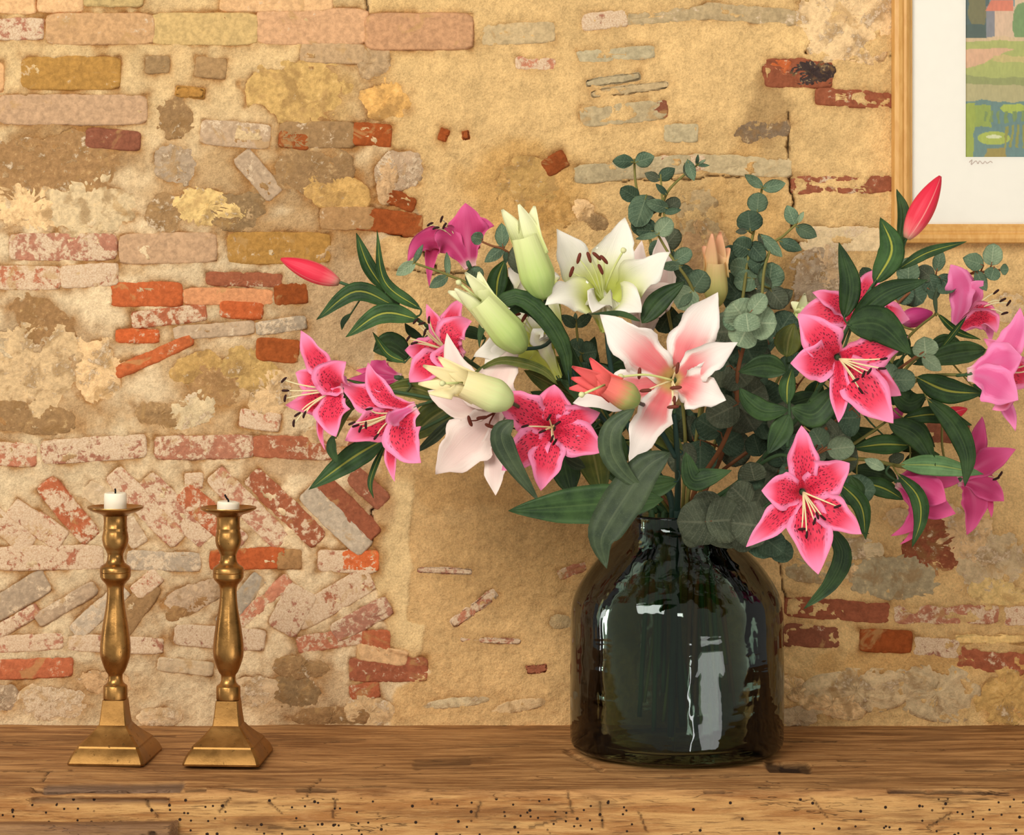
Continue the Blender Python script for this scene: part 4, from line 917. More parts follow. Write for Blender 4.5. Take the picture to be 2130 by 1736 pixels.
        Fc.append(tuple(range(n))[::-1])
        m.add(V, Fc, 0, UV); q = self.near(p0); m.tube(catmull([q, q * .5 + p0 * .5 - ax * .006, p0 + ax * .003], 8), .0022, 7, 1)
        bd = m.build('bud', [MAT[mat], MAT[self.smat]], self.root)
        n = len(tips)
        for i, tp in enumerate(tips):
            tip = P(tp[0], tp[1], D - .012 + (.012 * math.cos(i * 2.4))); R = tip - p1; R = (R - ax * R.dot(ax))
            Rn = R.normalized() if R.length > 1e-4 else up
            rb = w * .5 * k * .62
            st = p1 - ax * L * .34 + Rn * rb * 1.05; md = p1 + ax * .002 + Rn * rb * .95
            pts = catmull([st, md, tip], 14); m = MB()
            sheet(m, pts, wt * k * 1.2, lambda v: .95 if v < .4 else max(.12, 1 - ((v - .4) / .6) ** 1.8 * .88), -Rn, view=.55, side=ax.cross(Rn), cup=.35, seed=i * 7 + int(tp[0]), nu=6, thick=.0008, mats=(0, 0))
            m.uv = [(u, .62 + .38 * v) for u, v in m.uv]
            m.build('petal', [MAT[pin]], bd)
        if stig:
            tip = P(stig[0], stig[1], D - .03); m = MB(); m.tube([p1, tip], .0014, 6); m.tube([tip + (tip - p1).normalized() * d_ for d_ in (-.003, 0, .002, .004)], [.0016, .0032, .0032, .0014], 8, 1)
            m.build('pistil', [MAT['fil_green'], MAT['stigma']], bd)
        return bd

LG = 'lily stems in the vase'; EG = 'eucalyptus branches in the vase'
# ---- left pink spray
p = Plant('lily_stem', 'pink speckled lily stem with two blooms reaching out lowest to the left', 'lily', [[(872,842,3.12),(945,828,3.14),(1060,862,3.17),(1200,945,3.2),(1320,1030,3.22)], [(720,810,3.12),(800,812,3.13),(900,828,3.13)], [(800,918,3.14),(860,900,3.14),(960,850,3.15)]], 3.13, LG, (1330,1490), (1352,1060,3.22))
p.leaf([(771,826),(730,828),(690,862),(676,885)], 48, 'leaf_olive', .03, roll=.2); p.leaf([(738,842),(712,875),(698,905),(700,912)], 14, 'leaf_olive', .0)
p.leaf([(692,905),(690,935),(704,966)], 21, 'leaf_dark', -.02); p.leaf([(800,913),(733,952),(642,1018)], 52, 'leaf_rib', 0, fold=.12, roll=.1); p.leaf([(918,828),(860,806),(792,812)], 44, 'leaf_olive', .05)
p.leaf([(948,840),(895,872),(846,918)], 64, 'leaf_olive', .06, roll=.1); p.leaf([(1000,850),(940,870),(880,900)], 50, 'leaf_dark', .08); p.leaf([(945,868),(905,908),(862,943)], 22, 'leaf_grey', .02); p.leaf([(803,920),(782,965),(770,1005),(777,1036)], 13, 'leaf_rib', .01, roll=.6)
p.leaf([(804,822),(800,803),(762,800),(710,786)], 12, 'leaf_rib', .02)
p.flower('star', (690,812), (-.85,.45,-.05), [(626,687,56,.01,.65,.15),(720,752,80,-.03,.8,.38,1),(594,842,72,-.02,.55,.12,1),(615,775,60,.03,.5,.2,1),(699,908,72,-.035,.75,.25,1),(676,935,22,.01,.5,.35)], [(591,790,.8),(594,812,0),(594,828,1.4),(619,862,.6),(612,880,1.5),(634,862,1.2)], (712,808), D=3.1, tr=40)
p.flower('star', (815,862), (-.75,.45,-.4), [(766,754,50,.0,.7,.15),(708,796,62,.02,.6,.2),(718,916,72,-.02,.6,.2,1),(876,962,82,-.04,.8,.3,1),(821,1001,30,.0,.7,.35),(812,882,34,-.05,.8,.3)], [(740,885,.3),(750,892,1.2),(762,884,1.6),(768,850,.2),(783,908,.9),(732,880,.4)], (866,845), D=3.08)
p.flower('mag', (792,783), (-.9,-.3,.1), [(772,750,44,.0,.9,.2),(722,790,44,.0,.8,.2),(793,752,40,.02,.9,.2),(745,800,40,.03,.9,.1),(790,810,26,.0,.9,.0),(740,770,30,.02,.9,.1)], (), (836,786), D=3.2)
# ---- red-bud spray upper left
p = Plant('lily_stem', 'lily stem with a closed red bud and striped leaves at the upper left', 'lily', [[(708,587,3.16),(740,600,3.16),(820,636,3.17),(905,690,3.18),(960,740,3.19),(1090,830,3.2),(1250,955,3.22)]], 3.17, LG, (1360,1520), (1370,1060,3.23))
p.closed_bud((706,588), (584,538), 46, 'bud_red')
p.leaf([(822,636),(740,606),(658,665)], 40, 'leaf_rib', -.02, fold=.2, roll=.1); p.leaf([(872,664),(795,652),(719,701)], 42, 'leaf_rib', -.03, fold=.2, roll=.1); p.leaf([(802,606),(765,550),(741,484)], 30, 'leaf_rib', 0, roll=.2); p.leaf([(876,644),(800,585),(784,478)], 27, 'leaf_rib', -.01, roll=.2, prof=pf_lance)
p.leaf([(730,652),(715,668),(711,686)], 12, 'leaf_dark', .02); p.leaf([(850,745),(810,720),(776,730)], 62, 'leaf_dark', .03); p.leaf([(843,753),(806,735),(775,690)], 19, 'leaf_rib', .0, roll=.3); p.leaf([(1010,704),(975,690),(950,698)], 26, 'leaf_dark', .05); p.leaf([(880,705),(855,690),(842,672)], 18, 'leaf_dark', .02)
p.leaf([(830,640),(800,610),(765,606)], 40, 'leaf_dark', .03)
p.flower('star', (922,724), (-.65,.55,.35), [(887,632,34,.02,.6,.15),(981,668,70,.0,.7,.45,1),(842,728,68,.0,.6,.2,1),(852,795,72,-.03,.7,.25,1),(940,768,66,-.03,.7,.2,1),(962,622,52,.03,.7,.15)], [(865,668,.8),(878,673,.3),(893,665,1.5),(850,704,1.0),(862,714,.3),(885,690,1.2)], (962,745), D=3.15)
# ---- magenta bloom at the back
p = Plant('lily_stem', 'magenta lily bloom seen from behind, highest of the blooms on the left', 'lily', [[(980,560,3.29),(992,610,3.28),(1060,720,3.26),(1210,870,3.25),(1340,1010,3.24)]], 3.28, LG, (1380,1440), (1385,1060,3.25))
p.flower('mag', (950,495), (-.3,-.25,.9), [(968,422,92,.0,.95,.05,-1),(1028,470,58,.0,.85,.35,-1),(848,545,56,-.02,.8,.5,-1),(893,596,42,.0,.7,.6,1),(905,500,72,-.02,.95,.2,-1),(1000,500,60,.02,.9,.2,-1)], [(895,467,.5),(919,456,1.2),(907,475,.3),(925,470,1.0)], (978,557), D=3.28)
p.leaf([(1032,622),(1036,580),(1050,540)], 44, 'leaf_rib', -.01); p.leaf([(1060,640),(1068,600),(1085,560)], 50, 'leaf_dark', .0); p.leaf([(1100,700),(1085,640),(1105,600)], 50, 'leaf_dark', .0)
# ---- white lily stem
p = Plant('lily_stem', 'white lily stem with open bloom, yellow-green throat and two tall greenish buds', 'lily', [[(1262,690,3.16),(1268,745,3.16),(1285,830,3.17),(1330,930,3.19),(1385,1010,3.21)], [(1133,625,3.15),(1160,700,3.15),(1210,810,3.16),(1310,940,3.18)]], 3.15, LG, (1420,1510), (1400,1060,3.2), 'stem_dark', .0042)
p.leaf([(1185,800),(1172,720),(1125,648),(1072,617),(1022,645),(1000,690),(997,723)], 40, 'leaf_dark', -.05, roll=.3, fold=.1, prof=pf_lance); p.leaf([(1160,715),(1112,655),(1083,640),(1060,653),(1054,665)], 20, 'leaf_dark', -.03, roll=.3)
p.leaf([(1160,800),(1130,770),(1075,752),(1030,752),(973,783)], 20, 'leaf_olive', -.06); p.leaf([(1215,820),(1190,770),(1175,700)], 50, 'leaf_dark', .03); p.leaf([(1240,850),(1150,800),(1090,770)], 46, 'leaf_olive', .04); p.leaf([(1280,830),(1318,790),(1310,730)], 46, 'leaf_dark', .05)
p.leaf([(1245,870),(1215,820),(1165,790)], 44, 'leaf_dark', .0)
p.flower('white', (1254,612), (.06,.62,.75), [(1158,476,84,.01,.35,.12),(1300,452,96,.02,.3,.1),(1394,524,84,-.01,.35,.15),(1334,650,78,-.05,.45,.4),(1134,634,82,-.05,.45,.42),(1232,650,60,-.06,.5,.45)], [(1189,565,1.25),(1204,537,1.3),(1225,535,1.9),(1241,533,2.4),(1256,540,2.3),(1249,560,2.0)], (1262,690), D=3.15, stig=(1296,522))
p.open_bud((1133,622), (1092,490), 76, [(1044,436),(1079,425),(1112,428),(1085,432)], 'bud_white', 'bud_white', D=3.11, wt=34)
p.open_bud((1090,730), (1000,625), 74, [(932,606),(946,600),(968,566),(996,565)], 'bud_white', 'bud_white', D=3.08, wt=30, stig=(955,588))
p.flower('white', (1112,690), (-.45,.5,.7), [(985,742,62,-.02,.6,.2),(1120,655,58,.02,.6,.2),(1045,640,46,.03,.7,.2),(1012,720,70,.0,.6,.3),(1008,758,52,-.02,.7,.3),(1130,700,44,-.03,.7,.4)], [(1072,655,.2),(1092,660,1.0)], (1162,788), D=3.15, tr=60)
p.flower('white', (1118,590), (-.5,.3,.8), [(1057,556,42,.0,.8,.3),(1142,560,60,.02,.8,.2),(1165,580,50,.02,.8,.2),(1085,575,60,.0,.9,.3),(1150,610,40,.0,.8,.2)], (), (1166,700), D=3.24, tr=60)
# ---- blush lily, front centre
p = Plant('lily_stem', 'white lily bloom with coral-pink heart and freckles, front centre of the bouquet', 'lily', [[(1402,860,3.06),(1408,930,3.08),(1410,1010,3.14)], [(1330,835,3.04),(1365,880,3.06),(1405,950,3.09)]], 3.03, LG, (1395,1530), (1408,1060,3.19), 'stem_dark', .0042)
p.flower('blush', (1398,790), (-.12,.95,.05), [(1248,654,92,-.01,.15,.3),(1493,608,92,.02,.15,.25),(1534,712,70,-.01,.2,.3),(1510,832,84,-.02,.15,.28),(1309,964,76,-.03,.15,.28),(1192,838,78,.02,.2,.28)], [(1409,765,1.4),(1330,776,1.5),(1343,812,.1),(1406,806,.1),(1402,835,1.5),(1400,846,.1)], None, D=3.03, tr=52, stig=(1293,783))
p.open_bud((1328,838), (1258,800), 62, [(1184,808),(1190,762),(1227,744),(1188,786)], 'bud_coral', 'bud_coral', D=2.98, wt=30, stig=(1211,820))
p.leaf([(1394,941),(1345,972),(1300,1035),(1262,1095),(1250,1130),(1262,1182)], 84, 'leaf_grey', -.1, fold=.12, roll=.15); p.leaf([(1380,1038),(1215,1050),(1057,1062)], 82, 'leaf_dark', -.02, fold=.1, roll=-.2); p.leaf([(1320,850),(1276,890),(1272,940),(1300,985),(1343,1022)], 50, 'leaf_grey', -.1, roll=.3)
p.leaf([(1426,940),(1440,995),(1475,992),(1522,978)], 46, 'leaf_dark', -.04); p.leaf([(1335,672),(1372,625),(1425,585)], 46, 'leaf_dark', .08); p.leaf([(1332,668),(1290,652),(1226,653)], 12, 'leaf_dark', .02); p.leaf([(1420,940),(1370,900),(1330,905)], 46, 'leaf_olive', .06); p.leaf([(1410,1000),(1340,1010),(1300,970)], 50, 'leaf_dark', .07)
# ---- speckled lily low centre
p = Plant('lily_stem', 'hot pink speckled lily facing forward below the greenish bud, left of the vase neck', 'lily', [[(1165,905,3.12),(1220,950,3.15),(1310,1020,3.19)]], 3.08, LG, (1450,1520), (1362,1060,3.21))
p.flower('star', (1148,888), (-.05,.97,.1), [(1029,818,80,.0,.15,.25),(1153,800,76,.02,.15,.22),(1248,858,68,.0,.15,.25),(1259,937,80,-.02,.15,.25),(1125,1020,74,-.02,.15,.22),(1044,978,76,.0,.15,.25)], [(1092,886,.3),(1128,897,.4),(1148,912,1.2),(1154,919,1.0),(1160,880,.6),(1142,868,1.0)], None, D=3.06, tr=46)
p.leaf([(1068,873),(1043,905),(1065,960),(1122,1044)], 48, 'leaf_grey', -.06, roll=.2); p.leaf([(1062,890),(1040,900),(1012,905)], 28, 'leaf_dark', .04); p.leaf([(1225,905),(1238,960),(1252,1030)], 68, 'leaf_olive', .05, prof=pf_oval); p.leaf([(1170,940),(1178,985),(1190,1030)], 60, 'leaf_dark', .06); p.leaf([(1290,900),(1280,950),(1295,1010)], 54, 'leaf_dark', .06); p.leaf([(1175,950),(1200,965),(1218,972)], 26, 'leaf_grey', .02)
# ---- pale rose lily
p = Plant('lily_stem', 'pale rose-white lily bloom hanging left with a cream half-open bud over it', 'lily', [[(1072,846,3.1),(1130,880,3.12),(1270,980,3.18),(1340,1040,3.21)]], 3.09, LG, (1370,1400), (1378,1060,3.22))
p.flower('pale', (1020,862), (-.45,.7,-.4), [(930,693,62,.02,.5,.2),(1082,713,78,.02,.5,.2),(906,986,104,-.03,.55,.25),(1031,1030,62,-.01,.6,.2),(890,812,62,.02,.6,.2),(1052,856,50,-.03,.6,.3)], [(978,875,1.9),(1003,868,.15),(1020,885,2.8)], (1066,842), D=3.1, tr=50, filc='anther_brown')
p.open_bud((1066,838), (962,796), 74, [(870,798),(892,817),(880,760),(912,742)], 'bud_cream', 'bud_cream', D=3.02, wt=32, stig=(921,797))
# ---- right spray with the second red bud
p = Plant('lily_stem', 'lily stem with upright red bud before the picture frame, two speckled blooms below', 'lily', [[(1884,498,3.06),(1868,532,3.06),(1816,594,3.05),(1765,678,3.05),(1720,780,3.08),(1650,880,3.13),(1550,990,3.18),(1480,1040,3.21)], [(1745,760,3.08),(1715,790,3.08),(1700,810,3.09)]], 3.05, LG, (1470,1460), (1452,1060,3.22))
p.closed_bud((1886,496), (1956,366), 54, 'bud_red')
p.leaf([(1756,662),(1768,590),(1745,504)], 46, 'leaf_dark', .0, roll=.1); p.leaf([(1872,512),(1880,445),(1865,393)], 27, 'leaf_dark', .01, roll=.1); p.leaf([(1818,590),(1855,520),(1831,452)], 56, 'leaf_rib', -.01, fold=.15, roll=.1); p.leaf([(1868,560),(1930,525),(2011,502)], 24, 'leaf_rib', .0); p.leaf([(1766,674),(1840,610),(1930,582)], 46, 'leaf_dark', -.02, roll=.1); p.leaf([(1763,676),(1830,676),(1895,737)], 78, 'leaf_dark', -.04, fold=.1, roll=.05)
p.flower('star', (1748,748), (.05,.95,-.1), [(1660,652,84,.0,.2,.25),(1644,755,84,-.01,.15,.25),(1744,878,46,-.01,.2,.25),(1858,880,92,-.02,.15,.22),(1874,822,70,.02,.2,.2),(1888,700,76,.02,.15,.22)], [(1838,746,.2),(1835,766,.0),(1808,772,1.0),(1796,778,1.2),(1790,812,2.2),(1780,790,.5)], None, D=3.02, tr=50)
p.flower('star', (1782,652), (.05,.85,.4), [(1822,560,62,.01,.2,.2),(1690,608,46,.0,.4,.3),(1658,660,74,.02,.3,.25),(1892,664,70,.01,.2,.2),(1846,605,60,.02,.2,.2),(1690,700,60,.03,.3,.2)], [(1800,650,.4),(1785,640,1.3)], None, D=3.13, tr=50)
# ---- big bloom over the right shoulder of the vase
p = Plant('lily_stem', 'hot pink speckled lily facing forward beside the right shoulder of the vase', 'lily', [[(1668,1010,3.06),(1640,950,3.09),(1590,960,3.13),(1510,1030,3.19)], [(1636,740,3.12),(1642,850,3.11),(1638,930,3.1)]], 3.02, LG, (1500,1500), (1475,1060,3.21))
p.flower('star', (1672,1024), (-.02,.95,.05), [(1667,885,66,.01,.15,.22),(1767,963,82,.0,.15,.25),(1792,1110,70,-.01,.15,.22),(1702,1194,90,-.02,.15,.22),(1552,1137,56,-.01,.2,.22),(1584,1020,80,.0,.3,.3)], [(1742,1053,.4),(1712,1076,2.4),(1694,1084,1.3),(1668,1100,.1),(1678,1112,1.5),(1700,1072,1.9)], None, D=3.0, tr=50)
for a_ in [([(1636,742),(1641,705),(1652,672)], 58, 'leaf_olive', .04), ([(1636,772),(1590,760),(1536,773)], 50, 'leaf_dark', .02), ([(1640,852),(1590,855),(1556,832),(1538,806)], 44, 'leaf_dark', .0), ([(1645,848),(1690,862),(1722,832),(1742,798)], 60, 'leaf_dark', .03), ([(1637,840),(1638,800),(1648,764)], 36, 'leaf_rib', .03), ([(1641,862),(1622,900),(1597,944)], 48, 'leaf_dark', .0), ([(1700,740),(1680,720),(1655,730)], 34, 'leaf_dark', .05),
           ([(1720,1090),(1752,1150),(1728,1212),(1672,1266)], 40, 'leaf_dark', .02), ([(1742,1000),(1790,1050),(1801,1122)], 38, 'leaf_rib', .05), ([(1768,990),(1785,1020),(1782,1045)], 30, 'leaf_dark', .06), ([(1620,1040),(1600,1075),(1610,1120)], 40, 'leaf_dark', .05), ([(1735,1070),(1775,1098),(1808,1110)], 14, 'leaf_dark', .05)]:
    p.leaf(a_[0], a_[1], a_[2], a_[3])
# ---- right-hand spray
p = Plant('lily_stem', 'pink lily stem with two side-on blooms at the far right edge', 'lily', [[(2012,779,3.12),(1935,782,3.13),(1880,805,3.14),(1760,870,3.16),(1620,960,3.19),(1510,1040,3.21)], [(1985,690,3.22),(1940,720,3.2),(1890,760,3.17),(1840,825,3.15)], [(1950,650,3.22),(1900,690,3.22),(1860,740,3.2),(1840,800,3.16)]], 3.14, LG, (1490,1420), (1460,1060,3.23), 'stem_olive')
p.flower('star', (2020,640), (.6,.15,.75), [(1977,550,60,.0,.85,.35,-1),(2046,584,58,.0,.85,.2,-1),(2072,692,56,-.03,.6,.3,1),(2072,650,62,-.01,.7,.3,1),(2010,560,60,.02,.9,.2,-1),(2060,712,34,.0,.8,.3,-1)], [(2072,607,.7),(2086,624,.5),(2098,630,1.0),(2090,652,.3)], (1984,692), D=3.24, tr=60)
p.flower('star', (2074,770), (.8,.35,-.3), [(2122,640,56,.0,.9,.2,-1),(2046,704,60,.02,.7,.55,1),(2126,742,84,-.035,.95,.05,-1),(2118,832,88,-.05,.95,.02,-1),(2064,852,56,-.015,.8,.8,1),(2112,896,34,.0,.85,.35,-1),(2165,790,80,.0,.7,.2,1)], [(2150,750,.7),(2140,770,.2)], (2012,779), D=3.1, tr=60)
p.leaf([(1906,784),(1970,812),(2046,818)], 56, 'leaf_rib', -.02, roll=.1, fold=.15); p.leaf([(1878,869),(1950,862),(2022,884)], 36, 'leaf_rib', .02); p.leaf([(1928,828),(1982,880),(2012,945),(2007,1012)], 46, 'leaf_dark', -.02, roll=.1); p.leaf([(2052,728),(1985,735),(1898,758)], 48, 'leaf_dark', .02); p.leaf([(1858,812),(1892,838),(1928,820)], 46, 'leaf_dark', .04); p.leaf([(2020,800),(2050,818),(2075,842)], 26, 'leaf_dark', .05)
p.leaf([(1948,655),(1945,622),(1950,597)], 9, 'leaf_grey', .05); p.leaf([(1950,652),(1990,688),(2040,706)], 16, 'leaf_rib', .05); p.leaf([(1955,728),(1985,690),(2011,656)], 13, 'leaf_rib', .03); p.leaf([(2000,715),(1960,712),(1925,735)], 34, 'leaf_dark', .05)
p.closed_bud((1870,668), (1940,650), 44, 'bud_mag', D=3.24)
# ---- lower right spray
p = Plant('lily_stem', 'magenta lily stem drooping at the lower right with two blooms seen from the side', 'lily', [[(1985,1000,3.2),(1930,985,3.18),(1865,968,3.17),(1760,955,3.17),(1630,995,3.19),(1520,1050,3.21)], [(1850,872,3.18),(1780,920,3.18),(1690,975,3.18)]], 3.18, LG, (1510,1380), (1468,1060,3.24), 'stem_olive')
p.flower('mag', (2022,985), (.75,-.15,.1), [(2043,866,50,.0,.85,.15,-1),(2113,934,62,-.02,.8,.15,-1),(2088,1042,58,-.02,.8,.3,-1),(2011,1112,60,.0,.85,.15,-1),(2062,1076,26,.0,.8,.4,1),(2050,930,50,.03,.85,.2,-1)], [(2072,995,.4),(2080,986,1.0)], (1990,1000), D=3.22, tr=60)
p.flower('mag', (1915,1005), (.75,.1,-.35), [(1988,1068,86,-.01,.95,.15,-1),(1853,1114,44,-.01,.9,.5,-1),(1872,1132,28,.0,.9,.5,1),(1996,1002,84,.01,.95,.1,-1),(1968,1042,80,-.03,.95,.25,-1),(1950,970,60,.02,.95,.1,-1)], (), (1864,1000), D=3.17, tr=60)
p.leaf([(1848,878),(1905,905),(1946,971)], 52, 'leaf_dark', -.03, roll=.1); p.leaf([(1892,926),(1835,924),(1772,932)], 42, 'leaf_rib', .0, roll=.1); p.leaf([(1872,966),(1950,968),(2046,986)], 44, 'leaf_light', -.03, roll=.1); p.leaf([(1866,984),(1908,1030),(1915,1080),(1897,1138)], 36, 'leaf_rib', -.04, roll=.1); p.leaf([(1866,996),(1820,982),(1764,974)], 42, 'leaf_dark', .02); p.leaf([(1785,1000),(1838,1015),(1880,1039)], 40, 'leaf_rib', .0); p.leaf([(1880,960),(1920,945),(1955,945)], 26, 'leaf_dark', .04); p.leaf([(1870,880),(1910,890),(1945,930)], 30, 'leaf_dark', .05)
p.closed_bud((1850,870), (1880,850), 28, 'bud_mag', D=3.2); p.closed_bud((1955,868), (2012,850), 30, 'bud_red', D=3.24)
# ---- pale lily at the back
p = Plant('lily_stem', 'pale blush lily behind the white bloom with a peach-green bud standing over it', 'lily', [[(1488,640,3.27),(1474,760,3.26),(1450,920,3.25),(1432,1020,3.24)], [(1335,705,3.26),(1370,800,3.25),(1425,960,3.24)], [(1662,690,3.28),(1600,820,3.26),(1480,960,3.25)]], 3.26, LG, (1440,1540), (1432,1060,3.25), 'stem_olive')
p.flower('pale', (1345,615), (.1,.1,.95), [(1374,478,60,.0,.95,.1,-1),(1335,500,62,.01,.95,.1,-1),(1392,590,66,.0,.95,.15,-1),(1300,650,64,.0,.9,.2,-1),(1262,655,50,.01,.9,.2,-1),(1360,640,70,-.01,.95,.1,-1)], (), (1336,706), D=3.25)
p.open_bud((1489,638), (1490,545), 52, [(1462,512),(1481,486),(1498,482),(1518,516)], 'bud_peach', 'bud_peach', D=3.27, wt=30)
p.open_bud((1662,688), (1668,650), 34, [(1646,628),(1674,610),(1692,628)], 'bud_white', 'bud_white', D=3.29, wt=22)

# ---- eucalyptus
def branch(label, paths, D, foot, neck, leaves, smat='stem_olive', r=.0022):
    p = Plant('eucalyptus_branch', label, 'eucalyptus', paths, D, EG, foot, neck, smat, r)
    for L in leaves:
        kw = L[4] if len(L) > 4 else {}
        p.euc(L[0], L[1], L[2], L[3] if len(L) > 3 else 'euc_mid', **kw)
    return p
OV = dict(prof=pf_oval)
branch('tall eucalyptus branch rising highest behind the white lily, three forking tips', [[(1319,330,3.3),(1323,385,3.3),(1338,440,3.3),(1362,540,3.29),(1400,700,3.27),(1425,900,3.26)], [(1374,362,3.29),(1378,420,3.29),(1385,480,3.29),(1385,560,3.29),(1392,660,3.28)], [(1455,340,3.3),(1425,362,3.3),(1388,400,3.3),(1372,450,3.3)]], 3.29, (1400,1540), (1420,1060,3.26), [
    ((1319,337),(1274,335),30,'euc_dark',OV),((1321,338),(1361,325),34,'euc_mid',OV),((1326,412),(1291,391),36,'euc_dark'),((1345,405),(1322,472),54,'euc_mid'),((1330,415),(1368,440),40,'euc_brown'),((1374,374),(1341,360),22,'euc_brown',OV),((1370,374),(1404,350),28,'euc_dark',OV),
    ((1392,434),(1342,420),28,'euc_mid',OV),((1382,437),(1414,415),32,'euc_brown'),((1380,442),(1417,436),15,'euc_dark',OV),((1388,405),(1364,382),14,'euc_dark',OV),((1430,332),(1444,376),23,'euc_mid',OV),((1424,340),(1436,372),18,'euc_brown',OV),((1450,343),(1476,344),8,'euc_dark',OV),((1449,343),(1452,321),8,'euc_dark',OV),((1452,342),(1468,332),7,'euc_light',OV),
    ((1345,450),(1330,492),56,'euc_dark'),((1378,518),(1412,478),44,'euc_brown'),((1375,500),(1362,540),40,'euc_dark'),((1400,520),(1378,560),50,'euc_dark'),((1395,560),(1440,600),60,'euc_dark'),((1380,580),(1345,560),50,'euc_dark'),((1400,640),(1370,690),56,'euc_dark'),((1400,600),(1385,550),44,'euc_brown'),((1360,480),(1322,478),30,'euc_dark')])
branch('eucalyptus sprig leaning left in front of the tall one, over the white petals', [[(1366,484,3.2),(1390,525,3.2),(1412,555,3.19),(1441,603,3.19),(1470,700,3.2),(1450,900,3.22)]], 3.19, (1380,1500), (1426,1060,3.23), [
    ((1367,488),(1396,455),40,'euc_light'),((1372,486),(1322,497),14,'euc_mid',OV),((1404,543),(1438,520),34,'euc_mid'),((1420,552),(1370,553),22,'euc_mid',OV),((1441,603),(1468,565),54,'euc_mid'),((1441,600),(1410,642),56,'euc_light'),((1440,604),(1410,640),20,'euc_mid',OV),((1450,640),(1490,690),60,'euc_brown'),((1470,720),(1520,760),70,'euc_dark')])
branch('eucalyptus branch with dark round leaves in a straight row, middle back', [[(1586,388,3.3),(1577,430,3.3),(1570,470,3.3),(1556,540,3.29),(1545,620,3.28),(1520,800,3.27),(1470,980,3.25)]], 3.29, (1460,1540), (1444,1060,3.25), [
    ((1587,390),(1549,363),22,'euc_mid',OV),((1585,392),(1634,381),28,'euc_mid',OV),((1575,442),(1578,400),44,'euc_mid'),((1561,482),(1556,437),56,'euc_dark'),((1556,480),(1530,482),14,'euc_brown',OV),((1560,520),(1525,505),48,'euc_dark'),((1560,505),(1590,540),40,'euc_dark'),((1558,555),(1584,515),46,'euc_mid'),((1558,560),(1518,552),44,'euc_mid'),((1575,580),(1526,588),46,'euc_mid'),((1560,560),(1600,600),40,'euc_mid'),((1545,600),(1510,640),50,'euc_dark'),((1540,620),(1500,570),50,'euc_dark'),((1530,510),(1505,560),44,'euc_dark')])
branch('small eucalyptus tip pointing right beside the wall crack', [[(1656,466,3.29),(1630,490,3.29),(1608,508,3.29),(1590,560,3.28),(1580,650,3.27),(1540,820,3.26),(1480,980,3.25)]], 3.29, (1480,1540), (1456,1060,3.25), [
    ((1654,468),(1637,427),30,'euc_mid',OV),((1655,470),(1699,492),32,'euc_mid',OV),((1658,464),(1672,440),12,'euc_light',OV),((1580,488),(1627,534),28,'euc_mid',OV),((1578,486),(1600,520),22,'euc_brown',OV),((1620,500),(1668,520),28,'euc_dark',OV),((1598,600),(1606,545),58,'euc_mid',dict(cup=.3)),((1604,600),(1570,580),34,'euc_brown',OV),((1595,638),(1649,604),40,'euc_brown',OV),((1595,640),(1540,600),42,'euc_brown',OV),((1590,540),(1560,560),40,'euc_dark'),((1600,600),(1632,640),46,'euc_brown')])
pE = branch('eucalyptus branch with big speckled round leaves cascading in the centre', [[(1565,650,3.06),(1556,690,3.07),(1535,770,3.09),(1530,850,3.11),(1500,930,3.14),(1450,1010,3.19)]], 3.08, (1430,1470), (1438,1060,3.22), [
    ((1556,672),(1522,628),76,'euc_light',dict(D=3.03)),((1560,672),(1616,672),74,'euc_light',dict(D=3.03)),((1557,690),(1552,650),60,'euc_light',dict(D=3.01)),((1555,680),(1535,720),66,'euc_light',dict(D=3.04)),((1560,650),(1592,612),40,'euc_light',dict(D=3.02)),((1545,665),(1505,650),60,'euc_mid',dict(D=3.04)),
    ((1540,690),(1478,690),86,'euc_brown',dict(D=3.1)),((1545,700),(1568,755),92,'euc_dark',dict(D=3.1)),((1535,720),(1520,785),100,'euc_dark',dict(D=3.11)),((1545,740),(1600,770),80,'euc_brown',dict(D=3.13)),((1520,760),(1465,775),84,'euc_brown',dict(D=3.11)),((1525,765),(1555,800),80,'euc_brown',dict(D=3.09)),((1530,840),(1590,800),90,'euc_brown',dict(D=3.12)),((1535,840),(1470,872),70,'euc_brown',dict(D=3.1)),((1540,845),(1570,895),86,'euc_brown',dict(D=3.13)),((1520,800),(1490,830),76,'euc_dark',dict(D=3.13)),
    ((1500,900),(1450,870),60,'euc_dark',dict(D=3.15)),((1495,930),(1540,900),70,'euc_dark',dict(D=3.16)),((1425,920),(1440,970),34,'euc_brown',dict(D=3.1))], 'stem_brown', .003)
branch('eucalyptus branch low at the front with broad grey leaves over the vase neck', [[(1560,1090,3.06),(1510,1075,3.07),(1470,1060,3.1),(1450,1045,3.16)]], 3.06, (1440,1420), (1455,1058,3.19), [
    ((1500,1086),(1408,1084),98,'euc_brown',dict(roll=.1,tilt=-.004)),((1468,1084),(1548,1080),98,'euc_brown',dict(D=3.05,roll=.1,tilt=-.004)),((1602,1096),(1518,1086),96,'euc_brown',dict(D=3.04,roll=.1,tilt=-.004)),((1455,1110),(1420,1125),44,'euc_brown',dict(D=3.09)),((1470,1120),(1560,1125),34,'euc_brown',dict(D=3.1)),((1500,1045),(1440,1040),46,'euc_brown',dict(D=3.1)),((1560,1050),(1520,1010),70,'euc_brown',dict(D=3.12)),((1580,1110),(1630,1150),60,'euc_dark',dict(D=3.07)),((1600,1130),(1648,1160),50,'euc_dark',dict(D=3.08)),((1555,1120),(1610,1150),50,'euc_dark',dict(D=3.09)),((1530,1110),(1565,1140),50,'euc_brown',dict(D=3.08)),((1570,1000),(1560,960),60,'euc_brown',dict(D=3.13))], 'stem_brown', .0026)
